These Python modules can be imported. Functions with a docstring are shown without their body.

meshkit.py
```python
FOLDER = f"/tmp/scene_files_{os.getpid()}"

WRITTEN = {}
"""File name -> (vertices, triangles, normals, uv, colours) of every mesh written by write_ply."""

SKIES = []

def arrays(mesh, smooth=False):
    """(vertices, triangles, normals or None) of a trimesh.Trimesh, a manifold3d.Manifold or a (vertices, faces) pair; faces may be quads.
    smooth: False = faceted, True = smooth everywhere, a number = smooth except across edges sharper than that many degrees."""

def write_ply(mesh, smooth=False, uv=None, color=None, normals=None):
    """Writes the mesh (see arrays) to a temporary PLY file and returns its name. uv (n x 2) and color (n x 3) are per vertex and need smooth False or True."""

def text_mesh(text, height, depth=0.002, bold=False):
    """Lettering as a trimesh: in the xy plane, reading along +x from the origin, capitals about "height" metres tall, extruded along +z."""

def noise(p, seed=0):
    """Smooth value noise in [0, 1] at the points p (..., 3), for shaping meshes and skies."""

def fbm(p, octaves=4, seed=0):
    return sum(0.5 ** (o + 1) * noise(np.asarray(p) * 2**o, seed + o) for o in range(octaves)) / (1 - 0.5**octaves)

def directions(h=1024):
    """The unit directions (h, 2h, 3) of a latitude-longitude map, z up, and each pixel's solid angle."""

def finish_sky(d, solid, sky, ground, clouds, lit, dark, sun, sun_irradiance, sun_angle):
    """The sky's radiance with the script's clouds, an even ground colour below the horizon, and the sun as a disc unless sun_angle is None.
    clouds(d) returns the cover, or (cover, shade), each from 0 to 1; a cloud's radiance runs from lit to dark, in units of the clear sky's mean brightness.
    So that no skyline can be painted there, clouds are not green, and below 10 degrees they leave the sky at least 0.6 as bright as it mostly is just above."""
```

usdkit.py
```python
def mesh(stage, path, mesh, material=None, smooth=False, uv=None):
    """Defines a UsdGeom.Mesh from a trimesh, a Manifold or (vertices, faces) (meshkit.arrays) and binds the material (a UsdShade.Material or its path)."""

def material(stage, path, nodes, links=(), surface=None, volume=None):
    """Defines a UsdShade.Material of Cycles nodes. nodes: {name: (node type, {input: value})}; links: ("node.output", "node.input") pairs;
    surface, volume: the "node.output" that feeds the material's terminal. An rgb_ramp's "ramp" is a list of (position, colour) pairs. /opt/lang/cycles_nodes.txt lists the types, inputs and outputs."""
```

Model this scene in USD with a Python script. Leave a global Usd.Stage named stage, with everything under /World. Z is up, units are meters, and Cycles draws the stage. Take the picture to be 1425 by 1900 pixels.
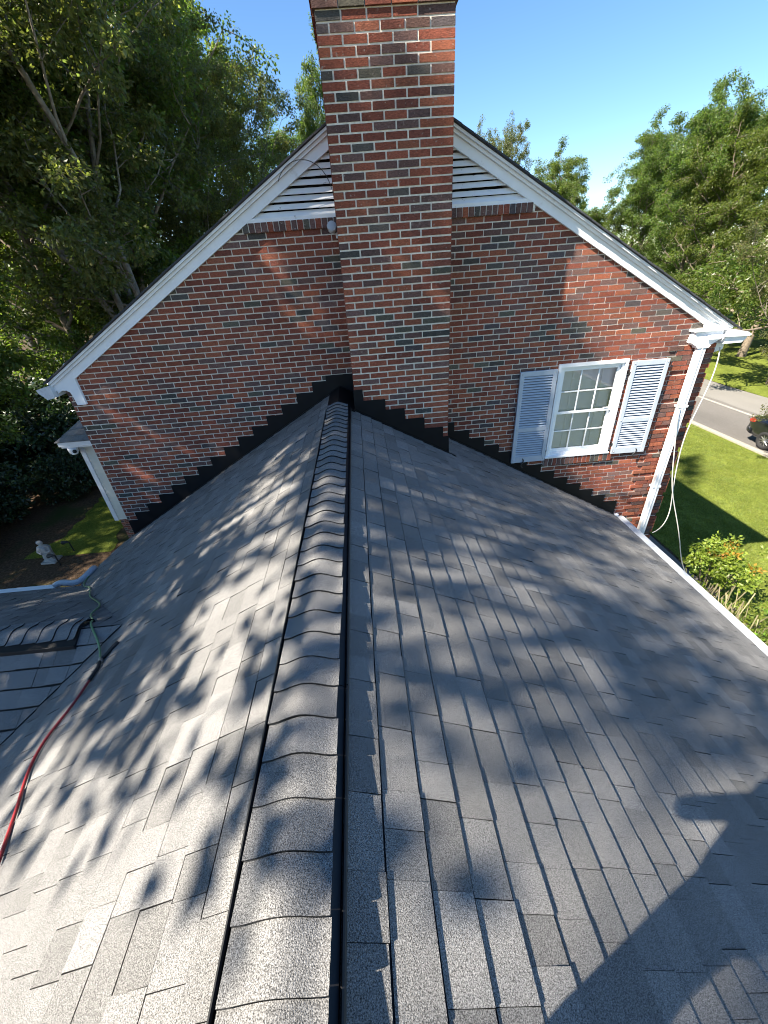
import math, random
import numpy as np
import trimesh, manifold3d as m3
from shapely.geometry import Polygon, box as sbox, LineString
from shapely.ops import unary_union
import shapely
import usdkit, meshkit
from pxr import Usd, UsdGeom, UsdLux, UsdShade, Gf, Sdf, Vt

stage = Usd.Stage.CreateInMemory()
UsdGeom.SetStageUpAxis(stage, UsdGeom.Tokens.z)
UsdGeom.SetStageMetersPerUnit(stage, 1.0)
UsdGeom.Xform.Define(stage, '/World')
UsdGeom.Scope.Define(stage, '/World/Looks')
stage.SetDefaultPrim(stage.GetPrimAtPath('/World'))

# ------------------------------------------------------------------ camera, sky, sun, exposure
EXPOSURE = 2.32
SKY_STRENGTH = 0.051
SUN_INTENSITY = 0.88
SUN_ELEV = math.radians(45.5)
LIGHT = np.array([2.15, 1.0]); LIGHT = LIGHT / np.hypot(*LIGHT)
TO_SUN = np.array([-LIGHT[0] * math.cos(SUN_ELEV), -LIGHT[1] * math.cos(SUN_ELEV), math.sin(SUN_ELEV)])
ZG = 7.0                                     # height of the gable's brick sill above the ground
CAM = np.array([0.1115849, -5.4192894, -0.4328209 + ZG])
CR = np.array([[0.9954828, -0.0677222, -0.0665403], [-0.0920763, -0.5177673, -0.8505522], [0.0231488, 0.8528369, -0.521664]])
FPX = 733.908                                # focal length in pixels of the 1425 pixel wide photograph
cam = UsdGeom.Camera.Define(stage, '/World/camera')
cam.CreateHorizontalApertureAttr(24.0)
cam.CreateVerticalApertureAttr(32.0)
cam.CreateFocalLengthAttr(24.0 * FPX / 1425.0)
cam.CreateClippingRangeAttr(Gf.Vec2f(0.02, 5000.0))
cam.CreateExposureAttr(EXPOSURE)
q, _ = np.linalg.qr(CR.T)
Rr = CR / np.linalg.norm(CR, axis=1, keepdims=True)
M = np.eye(4); M[0, :3] = Rr[0]; M[1, :3] = -Rr[1]; M[2, :3] = -Rr[2]; M[3, :3] = CAM
cam.AddTransformOp().Set(Gf.Matrix4d(*M.ravel().tolist()))


def look(name, nodes, links=(), surface=None, volume=None):
    return usdkit.material(stage, '/World/Looks/' + name, nodes, links, surface, volume)


sky = UsdLux.DomeLight.Define(stage, '/World/sky')
sky_look = look('sky_look', {
    'sky': ('sky_texture', {'sky_type': 'single_scattering', 'sun_disc': False, 'sun_elevation': SUN_ELEV,
                            'sun_rotation': math.atan2(TO_SUN[0], TO_SUN[1]), 'altitude': 100.0, 'air_density': 1.0,
                            'aerosol_density': 0.08, 'ozone_density': 4.0}),
    'hs': ('hsv', {'hue': 0.5, 'saturation': 1.12, 'value': 1.0, 'fac': 1.0}),
    'bg': ('background_shader', {'strength': SKY_STRENGTH})}, [('sky.color', 'hs.color'), ('hs.color', 'bg.color')], surface='bg.background')
UsdShade.MaterialBindingAPI.Apply(sky.GetPrim()).Bind(sky_look)
sky.GetPrim().SetCustomDataByKey('kind', 'structure')
sky.GetPrim().SetCustomDataByKey('label', 'clear blue late summer sky above the house')
sun = UsdLux.DistantLight.Define(stage, '/World/sun')
sun.CreateNormalizeAttr(True)
sun.CreateIntensityAttr(SUN_INTENSITY)
sun.CreateAngleAttr(0.53)
sun.CreateColorAttr(Gf.Vec3f(1.0, 0.92, 0.79))
zax = TO_SUN; xax = np.cross([0, 0, 1.0], zax); xax /= np.linalg.norm(xax); yax = np.cross(zax, xax)
M = np.eye(4); M[0, :3] = xax; M[1, :3] = yax; M[2, :3] = zax
sun.AddTransformOp().Set(Gf.Matrix4d(*M.ravel().tolist()))

# ------------------------------------------------------------------ helpers
used = {}


def numbered(parent, name):
    k = (parent, name); n = used.get(k, 0); used[k] = n + 1
    return f'{parent}/{name}' if n == 0 else f'{parent}/{name}_{n:03d}'


def path_of(p):
    return '/World' if p is None else (p if isinstance(p, str) else str(p.GetPath()))


def tag(prim, label=None, cat=None, group=None, kind=None):
    p = prim if isinstance(prim, Usd.Prim) else prim.GetPrim()
    for k, v in (('label', label), ('category', cat), ('group', group), ('kind', kind)):
        if v: p.SetCustomDataByKey(k, v)
    return p


def thing(name, label, cat, loc=(0, 0, 0), rotz=0, group=None, scale=None):
    x = UsdGeom.Xform.Define(stage, numbered('/World', name))
    x.AddTranslateOp().Set(Gf.Vec3d(*map(float, loc)))
    x.AddRotateZOp().Set(float(rotz))
    if scale is not None: x.AddScaleOp().Set(Gf.Vec3f(*map(float, scale)))
    return tag(x, label, cat, group)


def group_part(name, parent):
    return UsdGeom.Xform.Define(stage, numbered(path_of(parent), name)).GetPrim()


class MB:
    """collects faces with a tint per vertex; build() makes them one mesh"""

    def __init__(self): self.v = []; self.f = []; self.t = []; self.n = 0

    def add(self, v, f, tint=(1, 1, 1)):
        v = np.asarray(v, float); f = np.asarray(f, int)
        if f.ndim == 2 and f.shape[1] == 4: f = np.vstack([f[:, [0, 1, 2]], f[:, [0, 2, 3]]])
        t = np.asarray(tint, float)
        self.v.append(v); self.f.append(f + self.n); self.t.append(np.broadcast_to(t, (len(v), 3)) if t.ndim == 1 else t)
        self.n += len(v); return self

    def mesh(self, m, tint=(1, 1, 1)):
        return self.add(m.vertices, m.faces, tint)

    def box(self, lo, hi, tint=(1, 1, 1), bevel=0.0):
        return self.mesh(bbox(lo, hi, bevel), tint)

    def prism(self, poly, frame, d0, d1, tint=(1, 1, 1), side=None):
        """convex polygon [(u, v)] in a frame (o, U, V, N) extruded along N from d0 to d1"""
        v, f, t = prism_arrays(poly, frame, d0, d1, tint, side); return self.add(v, f, t)

    def build(self, name, mat, parent=None, smooth=False, path=None):
        v = np.vstack(self.v); f = np.vstack(self.f); t = np.vstack(self.t)
        p = path or numbered(path_of(parent), name)
        if smooth is False:
            m = usdkit.mesh(stage, p, (v, f), mat)
        else:
            m = usdkit.mesh(stage, p, (v, f), mat, smooth=True)
        if not np.allclose(t, 1):
            UsdGeom.PrimvarsAPI(m).CreatePrimvar('tint', Sdf.ValueTypeNames.Color3fArray, 'vertex').Set(Vt.Vec3fArray.FromNumpy(t.astype(np.float32)))
        return m.GetPrim()


def ccw(poly):
    poly = np.asarray(poly, float)
    a = np.sum(poly[:, 0] * np.roll(poly[:, 1], -1) - np.roll(poly[:, 0], -1) * poly[:, 1])
    return poly if a > 0 else poly[::-1]


def prism_arrays(poly, frame, d0, d1, tint, side=None):
    o, U, V, N = (np.asarray(x, float) for x in frame)
    P = ccw(poly); n = len(P)
    base = o + P[:, :1] * U + P[:, 1:] * V
    if np.dot(np.cross(U, V), N) < 0: base = base[::-1]
    a = base + N * d0; b = base + N * d1
    v = np.vstack([b, a, b])
    f = [(0, i, i + 1) for i in range(1, n - 1)]
    for i in range(n):
        j = (i + 1) % n
        f += [(n + i, n + j, 2 * n + j), (n + i, 2 * n + j, 2 * n + i)]
    f += [(n, n + i + 1, n + i) for i in range(1, n - 1)]
    st = tint if side is None else side
    t = np.vstack([np.tile(tint, (n, 1)), np.tile(st, (2 * n, 1))])
    return v, np.array(f), t


def bbox(lo, hi, bevel=0.0):
    lo = np.asarray(lo, float); hi = np.asarray(hi, float)
    lo, hi = np.minimum(lo, hi), np.maximum(lo, hi)
    if bevel <= 0:
        m = trimesh.creation.box(extents=hi - lo); m.apply_translation((lo + hi) / 2); return m
    b = min(bevel, 0.45 * float((hi - lo).min()))
    pts = []
    for sx in (0, 1):
        for sy in (0, 1):
            for sz in (0, 1):
                c = np.where([sx, sy, sz], hi, lo); s = np.where([sx, sy, sz], -b, b)
                pts += [c + [0, s[1], s[2]], c + [s[0], 0, s[2]], c + [s[0], s[1], 0]]
    return trimesh.convex.convex_hull(np.array(pts))


def tube(pts, radius, sides=8, cap=True):
    pts = np.asarray(pts, float); n = len(pts)
    r = np.broadcast_to(np.asarray(radius, float), (n,))
    T = np.gradient(pts, axis=0); T /= np.maximum(np.linalg.norm(T, axis=1, keepdims=True), 1e-9)
    ref = np.array([0, 0, 1.0]) if abs(T[0][2]) < 0.9 else np.array([1.0, 0, 0])
    U = np.cross(T[0], ref); U /= np.linalg.norm(U); v = []
    for i in range(n):
        U = U - T[i] * np.dot(U, T[i]); U /= max(np.linalg.norm(U), 1e-9); V = np.cross(T[i], U)
        a = np.arange(sides) * 2 * math.pi / sides
        v.append(pts[i] + r[i] * (np.cos(a)[:, None] * U + np.sin(a)[:, None] * V))
    v = np.vstack(v); f = []
    for i in range(n - 1):
        for k in range(sides):
            a, b = i * sides + k, i * sides + (k + 1) % sides
            f += [(a, b, b + sides), (a, b + sides, a + sides)]
    if cap:
        v = np.vstack([v, pts[:1], pts[-1:]]); c0, c1 = len(v) - 2, len(v) - 1
        for k in range(sides):
            f += [(c0, (k + 1) % sides, k), (c1, (n - 1) * sides + k, (n - 1) * sides + (k + 1) % sides)]
    return trimesh.Trimesh(v, np.array(f), process=False)


def spline(pts, n=40):
    from scipy.interpolate import CubicSpline
    pts = np.asarray(pts, float)
    d = np.r_[0, np.cumsum(np.linalg.norm(np.diff(pts, axis=0), axis=1))]
    return CubicSpline(d, pts)(np.linspace(0, d[-1], n))


def sweep_y(profile, y0, y1):
    """closed profile [(x, z)] swept along y"""
    return MB().prism(profile, ((0, 0, 0), (1, 0, 0), (0, 0, 1), (0, 1, 0)), y0, y1)


def extrude_poly(poly, frame, d0, d1):
    """any shapely polygon, holes too"""
    o, U, V, N = (np.asarray(x, float) for x in frame)
    m = trimesh.creation.extrude_polygon(poly, d1 - d0, engine='earcut')
    v = m.vertices
    w = o + v[:, :1] * U + v[:, 1:2] * V + (v[:, 2:] + d0) * N
    f = m.faces if np.dot(np.cross(U, V), N) > 0 else m.faces[:, ::-1]
    return trimesh.Trimesh(w, f, process=False)


XZ = ((0, 0, 0), (1, 0, 0), (0, 0, 1), (0, -1, 0))      # faces the camera: depth grows towards -y


def simple(name, mat, parent, m, smooth=False):
    return MB().mesh(m).build(name, mat, parent, smooth)


# ------------------------------------------------------------------ materials
def pbr(name, color, rough=0.6, noise=0.0, scale=20.0, bump=0.0, metallic=0.0, spec=0.5, dirt=None, dirt_scale=3.0, dirt_at=(0.55, 0.75), coat=0.0):
    nodes = {'p': ('principled_bsdf', {'roughness': rough, 'metallic': metallic, 'specular_ior_level': spec, 'base_color': color, 'coat_weight': coat}),
             'tc': ('texture_coordinate', {})}
    links = []
    src = None
    if noise > 0:
        nodes['n'] = ('noise_texture', {'scale': scale, 'detail': 5.0, 'roughness': 0.6})
        links.append(('tc.object', 'n.vector'))
        nodes['r'] = ('rgb_ramp', {'ramp': [(0.25, tuple(np.array(color) * (1 - noise))), (0.75, tuple(np.minimum(np.array(color) * (1 + noise), 1)))]})
        links.append(('n.fac', 'r.fac')); src = 'r.color'
    if dirt is not None:
        nodes['dn'] = ('noise_texture', {'scale': dirt_scale, 'detail': 8.0, 'roughness': 0.7})
        links.append(('tc.object', 'dn.vector'))
        nodes['dr'] = ('rgb_ramp', {'ramp': [(dirt_at[0], (0, 0, 0)), (dirt_at[1], (1, 1, 1))]})
        links.append(('dn.fac', 'dr.fac'))
        nodes['dm'] = ('mix_color', {'a': color, 'b': dirt})
        links.append(('dr.color', 'dm.fac'))
        if src: links.append((src, 'dm.a'))
        src = 'dm.result'
    if src: links.append((src, 'p.base_color'))
    if bump > 0:
        nodes['bn'] = ('noise_texture', {'scale': scale * 2, 'detail': 4.0})
        nodes['b'] = ('bump', {'strength': 0.6, 'distance': bump})
        links += [('tc.object', 'bn.vector'), ('bn.fac', 'b.height'), ('b.normal', 'p.normal')]
    return look(name, nodes, links, surface='p.BSDF')


def tinted(name, rough, lo, hi, scale, detail=3.0, bump=0.002, bscale=None, stretch=(1, 1, 1), spec=0.3, speck=None, blotch=None, ramp=(0.3, 0.7)):
    """base colour = tint primvar times a fine noise from lo to hi"""
    nodes = {'a': ('attribute', {'attribute': 'tint'}), 'tc': ('texture_coordinate', {}), 'mp': ('mapping', {'scale': stretch}),
             'n': ('noise_texture', {'scale': scale, 'detail': detail, 'roughness': 0.65}),
             'r': ('rgb_ramp', {'ramp': [(ramp[0], (lo,) * 3), (ramp[1], (hi,) * 3)]}),
             'm': ('mix_color', {'blend_type': 'multiply', 'fac': 1.0, 'use_clamp_result': False}),
             'p': ('principled_bsdf', {'roughness': rough, 'specular_ior_level': spec}),
             'bn': ('noise_texture', {'scale': bscale or scale, 'detail': 3.0}), 'b': ('bump', {'strength': 0.8, 'distance': bump})}
    links = [('tc.object', 'mp.vector'), ('mp.vector', 'n.vector'), ('n.fac', 'r.fac'), ('a.color', 'm.a'), ('r.color', 'm.b'),
             ('mp.vector', 'bn.vector'), ('bn.fac', 'b.height'), ('b.normal', 'p.normal')]
    out = 'm.result'
    if blotch:
        nodes['n2'] = ('noise_texture', {'scale': blotch[0], 'detail': 4.0})
        nodes['r2'] = ('rgb_ramp', {'ramp': [(0.3, (blotch[1],) * 3), (0.7, (blotch[2],) * 3)]})
        nodes['m2'] = ('mix_color', {'blend_type': 'multiply', 'fac': 1.0, 'use_clamp_result': False})
        links += [('tc.object', 'n2.vector'), ('n2.fac', 'r2.fac'), (out, 'm2.a'), ('r2.color', 'm2.b')]; out = 'm2.result'
    if speck:
        nodes['n3'] = ('noise_texture', {'scale': speck[0], 'detail': 2.0})
        nodes['r3'] = ('rgb_ramp', {'ramp': [(speck[1], (0, 0, 0)), (speck[2], (1, 1, 1))]})
        nodes['m3'] = ('mix_color', {'b': speck[3]})
        links += [('tc.object', 'n3.vector'), ('n3.fac', 'r3.fac'), (out, 'm3.a'), ('r3.color', 'm3.fac')]; out = 'm3.result'
    links.append((out, 'p.base_color'))
    return look(name, nodes, links, surface='p.BSDF')


BRICK = tinted('brick_look', 0.85, 0.55, 1.45, 90, 4, 0.004, 120, (0.55, 1, 1.6), 0.25, speck=(38, 0.66, 0.8, (0.30, 0.24, 0.20)), blotch=(1.1, 0.8, 1.15))
SHINGLE = tinted('shingle_look', 0.92, 0.28, 1.95, 340, 2.0, 0.004, 330, (1, 1, 1), 0.25, blotch=(1.3, 0.9, 1.1), ramp=(0.36, 0.66))
MORTAR = pbr('mortar_look', (0.70, 0.64, 0.54), 0.95, 0.22, 30, 0.003)
WHITE = pbr('white_paint_look', (0.78, 0.79, 0.80), 0.5, 0.05, 6, 0.0006, dirt=(0.50, 0.47, 0.42), dirt_scale=9, dirt_at=(0.6, 0.85))
PEELING = pbr('peeling_paint_look', (0.80, 0.80, 0.79), 0.6, 0.06, 8, 0.001, dirt=(0.30, 0.27, 0.23), dirt_scale=14, dirt_at=(0.63, 0.68))
SHUTTERW = pbr('shutter_paint_look', (0.41, 0.455, 0.515), 0.45, 0.05, 12, 0.0004)
VINYL = pbr('vinyl_look', (0.82, 0.83, 0.83), 0.35)
GUTTERW = pbr('gutter_look', (0.50, 0.53, 0.56), 0.4, 0.12, 25, 0, dirt=(0.34, 0.33, 0.31), dirt_scale=18, dirt_at=(0.52, 0.8))
BLACKMETAL = pbr('black_flashing_look', (0.005, 0.0055, 0.007), 0.5, 0.4, 8, 0.0015, spec=0.22)
BLACKPLASTIC = pbr('black_plastic_look', (0.011, 0.011, 0.012), 0.5, 0.3, 30, 0.001, spec=0.4)
BLACKIRON = pbr('black_iron_look', (0.012, 0.012, 0.013), 0.5)
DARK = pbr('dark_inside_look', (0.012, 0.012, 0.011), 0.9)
ROOFEDGE = pbr('roof_edge_look', (0.03, 0.032, 0.036), 0.95, 0.4, 60, 0.003)
SIDING = pbr('siding_look', (0.60, 0.58, 0.50), 0.55, 0.05, 10)
BLIND = pbr('blind_look', (0.80, 0.77, 0.72), 0.6)
BARK = pbr('bark_look', (0.17, 0.135, 0.10), 0.95, 0.5, 12, 0.02)
PALEBARK = pbr('pale_bark_look', (0.15, 0.128, 0.10), 0.95, 0.5, 9, 0.02)
STONE = pbr('pale_stone_look', (0.30, 0.30, 0.29), 0.9, 0.25, 14, 0.004)
CABLEW = pbr('cable_look', (0.55, 0.53, 0.48), 0.5)
CABLEB = pbr('black_cable_look', (0.03, 0.03, 0.03), 0.5)
REDHOSE = pbr('red_hose_look', (0.26, 0.022, 0.025), 0.42, 0.15, 40)
GREENHOSE = pbr('green_hose_look', (0.16, 0.27, 0.12), 0.42, 0.15, 40)
STEEL = pbr('steel_look', (0.45, 0.43, 0.38), 0.35, metallic=0.9)
BRASSY = pbr('lamp_grey_look', (0.45, 0.46, 0.48), 0.45)
CONCRETE = pbr('kerb_look', (0.27, 0.25, 0.21), 0.9, 0.2, 14, 0.004)


def glass_pane(name, tintc=(0.9, 0.92, 0.92), ior=1.5):
    return look(name, {'t': ('transparent_bsdf', {'color': tintc}), 'g': ('glossy_bsdf', {'roughness': 0.02, 'color': (0.95, 0.95, 0.95)}),
                       'f': ('fresnel', {'IOR': ior}), 'm': ('mix_closure', {})},
                [('f.fac', 'm.fac'), ('t.BSDF', 'm.closure1'), ('g.BSDF', 'm.closure2')], surface='m.closure')


GLASS = glass_pane('window_glass_look', (0.975, 0.975, 0.98), 1.5)


def leaf_look(name, c, trans=0.35, rough=0.45):
    nodes = {'a': ('attribute', {'attribute': 'tint'}), 'oi': ('object_info', {}),
             'h': ('hsv', {'saturation': 1.0, 'value': 1.0, 'fac': 1.0}),
             'mr': ('map_range', {'from_min': 0.0, 'from_max': 1.0, 'to_min': 0.485, 'to_max': 0.515}),
             'm': ('mix_color', {'blend_type': 'multiply', 'fac': 1.0, 'b': c, 'use_clamp_result': False}),
             'p': ('principled_bsdf', {'roughness': rough, 'specular_ior_level': 0.6}),
             't': ('translucent_bsdf', {}), 'x': ('mix_closure', {'fac': trans}),
             'tm': ('mix_color', {'blend_type': 'multiply', 'fac': 1.0, 'b': (1.5, 1.7, 0.7), 'use_clamp_result': False})}
    links = [('a.color', 'm.a'), ('oi.random', 'mr.value'), ('mr.result', 'h.hue'), ('m.result', 'h.color'), ('h.color', 'p.base_color'),
             ('h.color', 'tm.a'), ('tm.result', 't.color'), ('p.BSDF', 'x.closure1'), ('t.BSDF', 'x.closure2')]
    return look(name, nodes, links, surface='x.closure')


OAKLEAF = leaf_look('oak_leaf_look', (0.128, 0.136, 0.055), 0.6, 0.36)
MAPLELEAF = leaf_look('maple_leaf_look', (0.112, 0.150, 0.036), 0.6, 0.38)
DARKLEAF = leaf_look('dark_leaf_look', (0.030, 0.055, 0.022), 0.22, 0.35)
BRIGHTLEAF = leaf_look('bright_leaf_look', (0.17, 0.24, 0.03), 0.4)
GRASSLEAF = leaf_look('grass_blade_look', (0.15, 0.19, 0.035), 0.3, 0.6)
STALK = leaf_look('dry_stalk_look', (0.30, 0.27, 0.15), 0.2, 0.7)

rng = random.Random(7)
nrg = np.random.default_rng(11)

# ------------------------------------------------------------------ the setting: ground, road, lawn
GROUND = look('ground_look', {
    'tc': ('texture_coordinate', {}), 'n': ('noise_texture', {'scale': 0.6, 'detail': 6.0}), 'n2': ('noise_texture', {'scale': 14.0, 'detail': 5.0, 'roughness': 0.7}),
    'r': ('rgb_ramp', {'ramp': [(0.3, (0.03, 0.022, 0.014)), (0.5, (0.085, 0.055, 0.035)), (0.7, (0.15, 0.105, 0.07))]}),
    'mx': ('mix_color', {'b': (0.04, 0.055, 0.018)}), 'rr': ('rgb_ramp', {'ramp': [(0.5, (0, 0, 0)), (0.66, (1, 1, 1))]}),
    'p': ('principled_bsdf', {'roughness': 1.0, 'specular_ior_level': 0.1}), 'b': ('bump', {'strength': 1.0, 'distance': 0.03})},
    [('tc.object', 'n.vector'), ('tc.object', 'n2.vector'), ('n2.fac', 'r.fac'), ('r.color', 'mx.a'), ('n.fac', 'rr.fac'), ('rr.color', 'mx.fac'),
     ('mx.result', 'p.base_color'), ('n2.fac', 'b.height'), ('b.normal', 'p.normal')], surface='p.BSDF')
LAWN = look('lawn_look', {
    'tc': ('texture_coordinate', {}), 'n': ('noise_texture', {'scale': 1.1, 'detail': 6.0}), 'n2': ('noise_texture', {'scale': 22.0, 'detail': 5.0, 'roughness': 0.75}),
    'mp': ('mapping', {'rotation': (0, 0, 0.35)}), 'w': ('wave_texture', {'scale': 0.32, 'distortion': 1.2, 'detail': 2.0}),
    'r': ('rgb_ramp', {'ramp': [(0.32, (0.062, 0.085, 0.014)), (0.52, (0.135, 0.170, 0.030)), (0.72, (0.24, 0.275, 0.06))]}),
    'm': ('mix_color', {'blend_type': 'multiply', 'fac': 1.0, 'use_clamp_result': False}), 'r2': ('rgb_ramp', {'ramp': [(0.3, (0.78, 0.78, 0.7)), (0.7, (1.18, 1.12, 1.1))]}),
    'm2': ('mix_color', {'blend_type': 'multiply', 'fac': 0.5, 'use_clamp_result': False}), 'r3': ('rgb_ramp', {'ramp': [(0.2, (0.85, 0.85, 0.8)), (0.8, (1.12, 1.1, 1.1))]}),
    'p': ('principled_bsdf', {'roughness': 1.0, 'specular_ior_level': 0.1}), 'b': ('bump', {'strength': 1.0, 'distance': 0.03})},
    [('tc.object', 'n.vector'), ('tc.object', 'n2.vector'), ('tc.object', 'mp.vector'), ('mp.vector', 'w.vector'), ('n2.fac', 'r.fac'), ('r.color', 'm.a'), ('n.fac', 'r2.fac'), ('r2.color', 'm.b'),
     ('m.result', 'm2.a'), ('w.fac', 'r3.fac'), ('r3.color', 'm2.b'), ('m2.result', 'p.base_color'), ('n2.fac', 'b.height'), ('b.normal', 'p.normal')], surface='p.BSDF')


def asphalt(name, c):
    return look(name, {'tc': ('texture_coordinate', {}), 'n': ('noise_texture', {'scale': 60.0, 'detail': 4.0}), 'n2': ('noise_texture', {'scale': 0.5, 'detail': 5.0}),
                       'mp': ('mapping', {'scale': (1, 0.25, 1)}),
                       'r': ('rgb_ramp', {'ramp': [(0.3, tuple(0.6 * x for x in c)), (0.7, tuple(1.4 * x for x in c))]}),
                       'r2': ('rgb_ramp', {'ramp': [(0.3, (0.82,) * 3), (0.7, (1.15,) * 3)]}),
                       'm': ('mix_color', {'blend_type': 'multiply', 'fac': 1.0, 'use_clamp_result': False}), 'p': ('principled_bsdf', {'roughness': 0.95})},
                [('tc.object', 'n.vector'), ('tc.object', 'mp.vector'), ('mp.vector', 'n2.vector'), ('n.fac', 'r.fac'), ('n2.fac', 'r2.fac'), ('r.color', 'm.a'), ('r2.color', 'm.b'), ('m.result', 'p.base_color')], surface='p.BSDF')


ROAD = asphalt('road_look', (0.125, 0.115, 0.105))
ROADPALE = asphalt('worn_road_look', (0.17, 0.16, 0.145))
WALK = asphalt('walk_look', (0.15, 0.135, 0.12))
ROADPAINT = pbr('road_paint_look', (0.30, 0.28, 0.25), 0.9, 0.25, 6)


def sheet(name, x0, x1, y0, y1, z, mat, kind='structure', label=None, edge=0.0, nx=60, seed=1):
    """a flat sheet whose long x edges wander a little"""
    if edge == 0:
        m = MB().add([(x0, y0, z), (x1, y0, z), (x1, y1, z), (x0, y1, z)], [(0, 1, 2, 3)])
    else:
        ys = np.linspace(y0, y1, nx)
        w0 = (meshkit.fbm(np.c_[ys * 0.7, ys * 0, ys * 0], 4, seed) - 0.5) * 2 * edge
        w1 = (meshkit.fbm(np.c_[ys * 0.7, ys * 0 + 9, ys * 0], 4, seed) - 0.5) * 2 * edge
        v = np.vstack([np.c_[x0 + w0, ys, ys * 0 + z], np.c_[x1 + w1, ys, ys * 0 + z]])
        m = MB().add(v, [(i, nx + i, nx + i + 1, i + 1) for i in range(nx - 1)])
    p = m.build(name, mat)
    return tag(p, label, None, None, kind)


sheet('ground', -400, 400, -400, 400, 0.0, GROUND, label='brown leaf littered earth around the house')
sheet('lawn', 7.5, 14.05, -30, 60, 0.012, LAWN, label='sunlit mown front lawn between house and road', edge=0.12, nx=200, seed=3)
sheet('lawn', 19.65, 140, -120, 160, 0.012, LAWN, label='grass bank on the far side of the road')
sheet('road', 14.25, 19.5, -120, 200, 0.008, ROAD, label='grey asphalt road beyond the front lawn')
sheet('road_margin', 17.35, 19.64, -120, 200, 0.014, ROADPALE, label='worn paler strip along the far edge of the road', edge=0.12, nx=300, seed=5)
sheet('road_line', 16.95, 17.12, -120, 200, 0.020, ROADPAINT, label='faded pale line along the road')
sheet('walkway', 4.9, 7.42, -9, 12, 0.016, WALK, label='dark paved walk between house and lawn', edge=0.05, nx=80, seed=8)
k = MB(); k.box((14.06, -60, 0.0), (14.22, 120, 0.11), bevel=0.02); tag(k.build('kerb', CONCRETE), 'pale concrete kerb between lawn and road', None, None, 'structure')
for i, yy in enumerate((9.0, 10.0)):
    pass
MULCHY = sheet('back_lawn', -10.1, -8.1, 4.5, 9.5, 0.012, LAWN, label='dappled patch of grass beside the rear addition', edge=0.7, nx=60, seed=12)

# ------------------------------------------------------------------ the house
SL = 0.572                       # all roofs: rise over run
CO = 1 / math.hypot(1, SL)
H = 0.06552                      # brick course
BM = 0.2032                      # brick plus joint
DC = 0.73                        # how far the chimney stands out
CW = 1.117
WL, WR = -3.70, 4.88
APX, APZ = 0.585, 1.152 + ZG     # outer top of the rake boards
house = thing('house', 'red brick house with tall chimney, white gable trim and grey shingled wing', 'house')


def rake_z(x, drop=0.0):
    return APZ - drop - SL * abs(x - APX)


XR, ZR = -0.2, -1.739 + ZG       # ridge of the wing
YC, ZC = -2.95, -2.80 + ZG       # ridge of the cross gable


def wing_z(x, y=0):
    return ZR - SL * abs(x - XR)


RED = [(0.190, 0.056, 0.034), (0.215, 0.065, 0.038), (0.168, 0.052, 0.034), (0.200, 0.069, 0.040), (0.232, 0.074, 0.040), (0.150, 0.050, 0.034)]
BROWN = [(0.115, 0.062, 0.05), (0.125, 0.07, 0.06), (0.10, 0.058, 0.05)]
GREYB = [(0.078, 0.066, 0.056), (0.062, 0.058, 0.052), (0.088, 0.078, 0.058), (0.075, 0.06, 0.06)]


def brick_tint(r, dark=0.16, mid=0.17):
    x = r.random()
    c = np.array(r.choice(GREYB if x < dark else BROWN if x < dark + mid else RED))
    return c * r.uniform(0.95, 1.35)


def project(P):
    c = CR @ (np.asarray(P, float) - CAM)
    return (712.5 + FPX * c[0] / c[2], 950 + FPX * c[1] / c[2]) if c[2] > 0.05 else (-9999, -9999)


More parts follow.
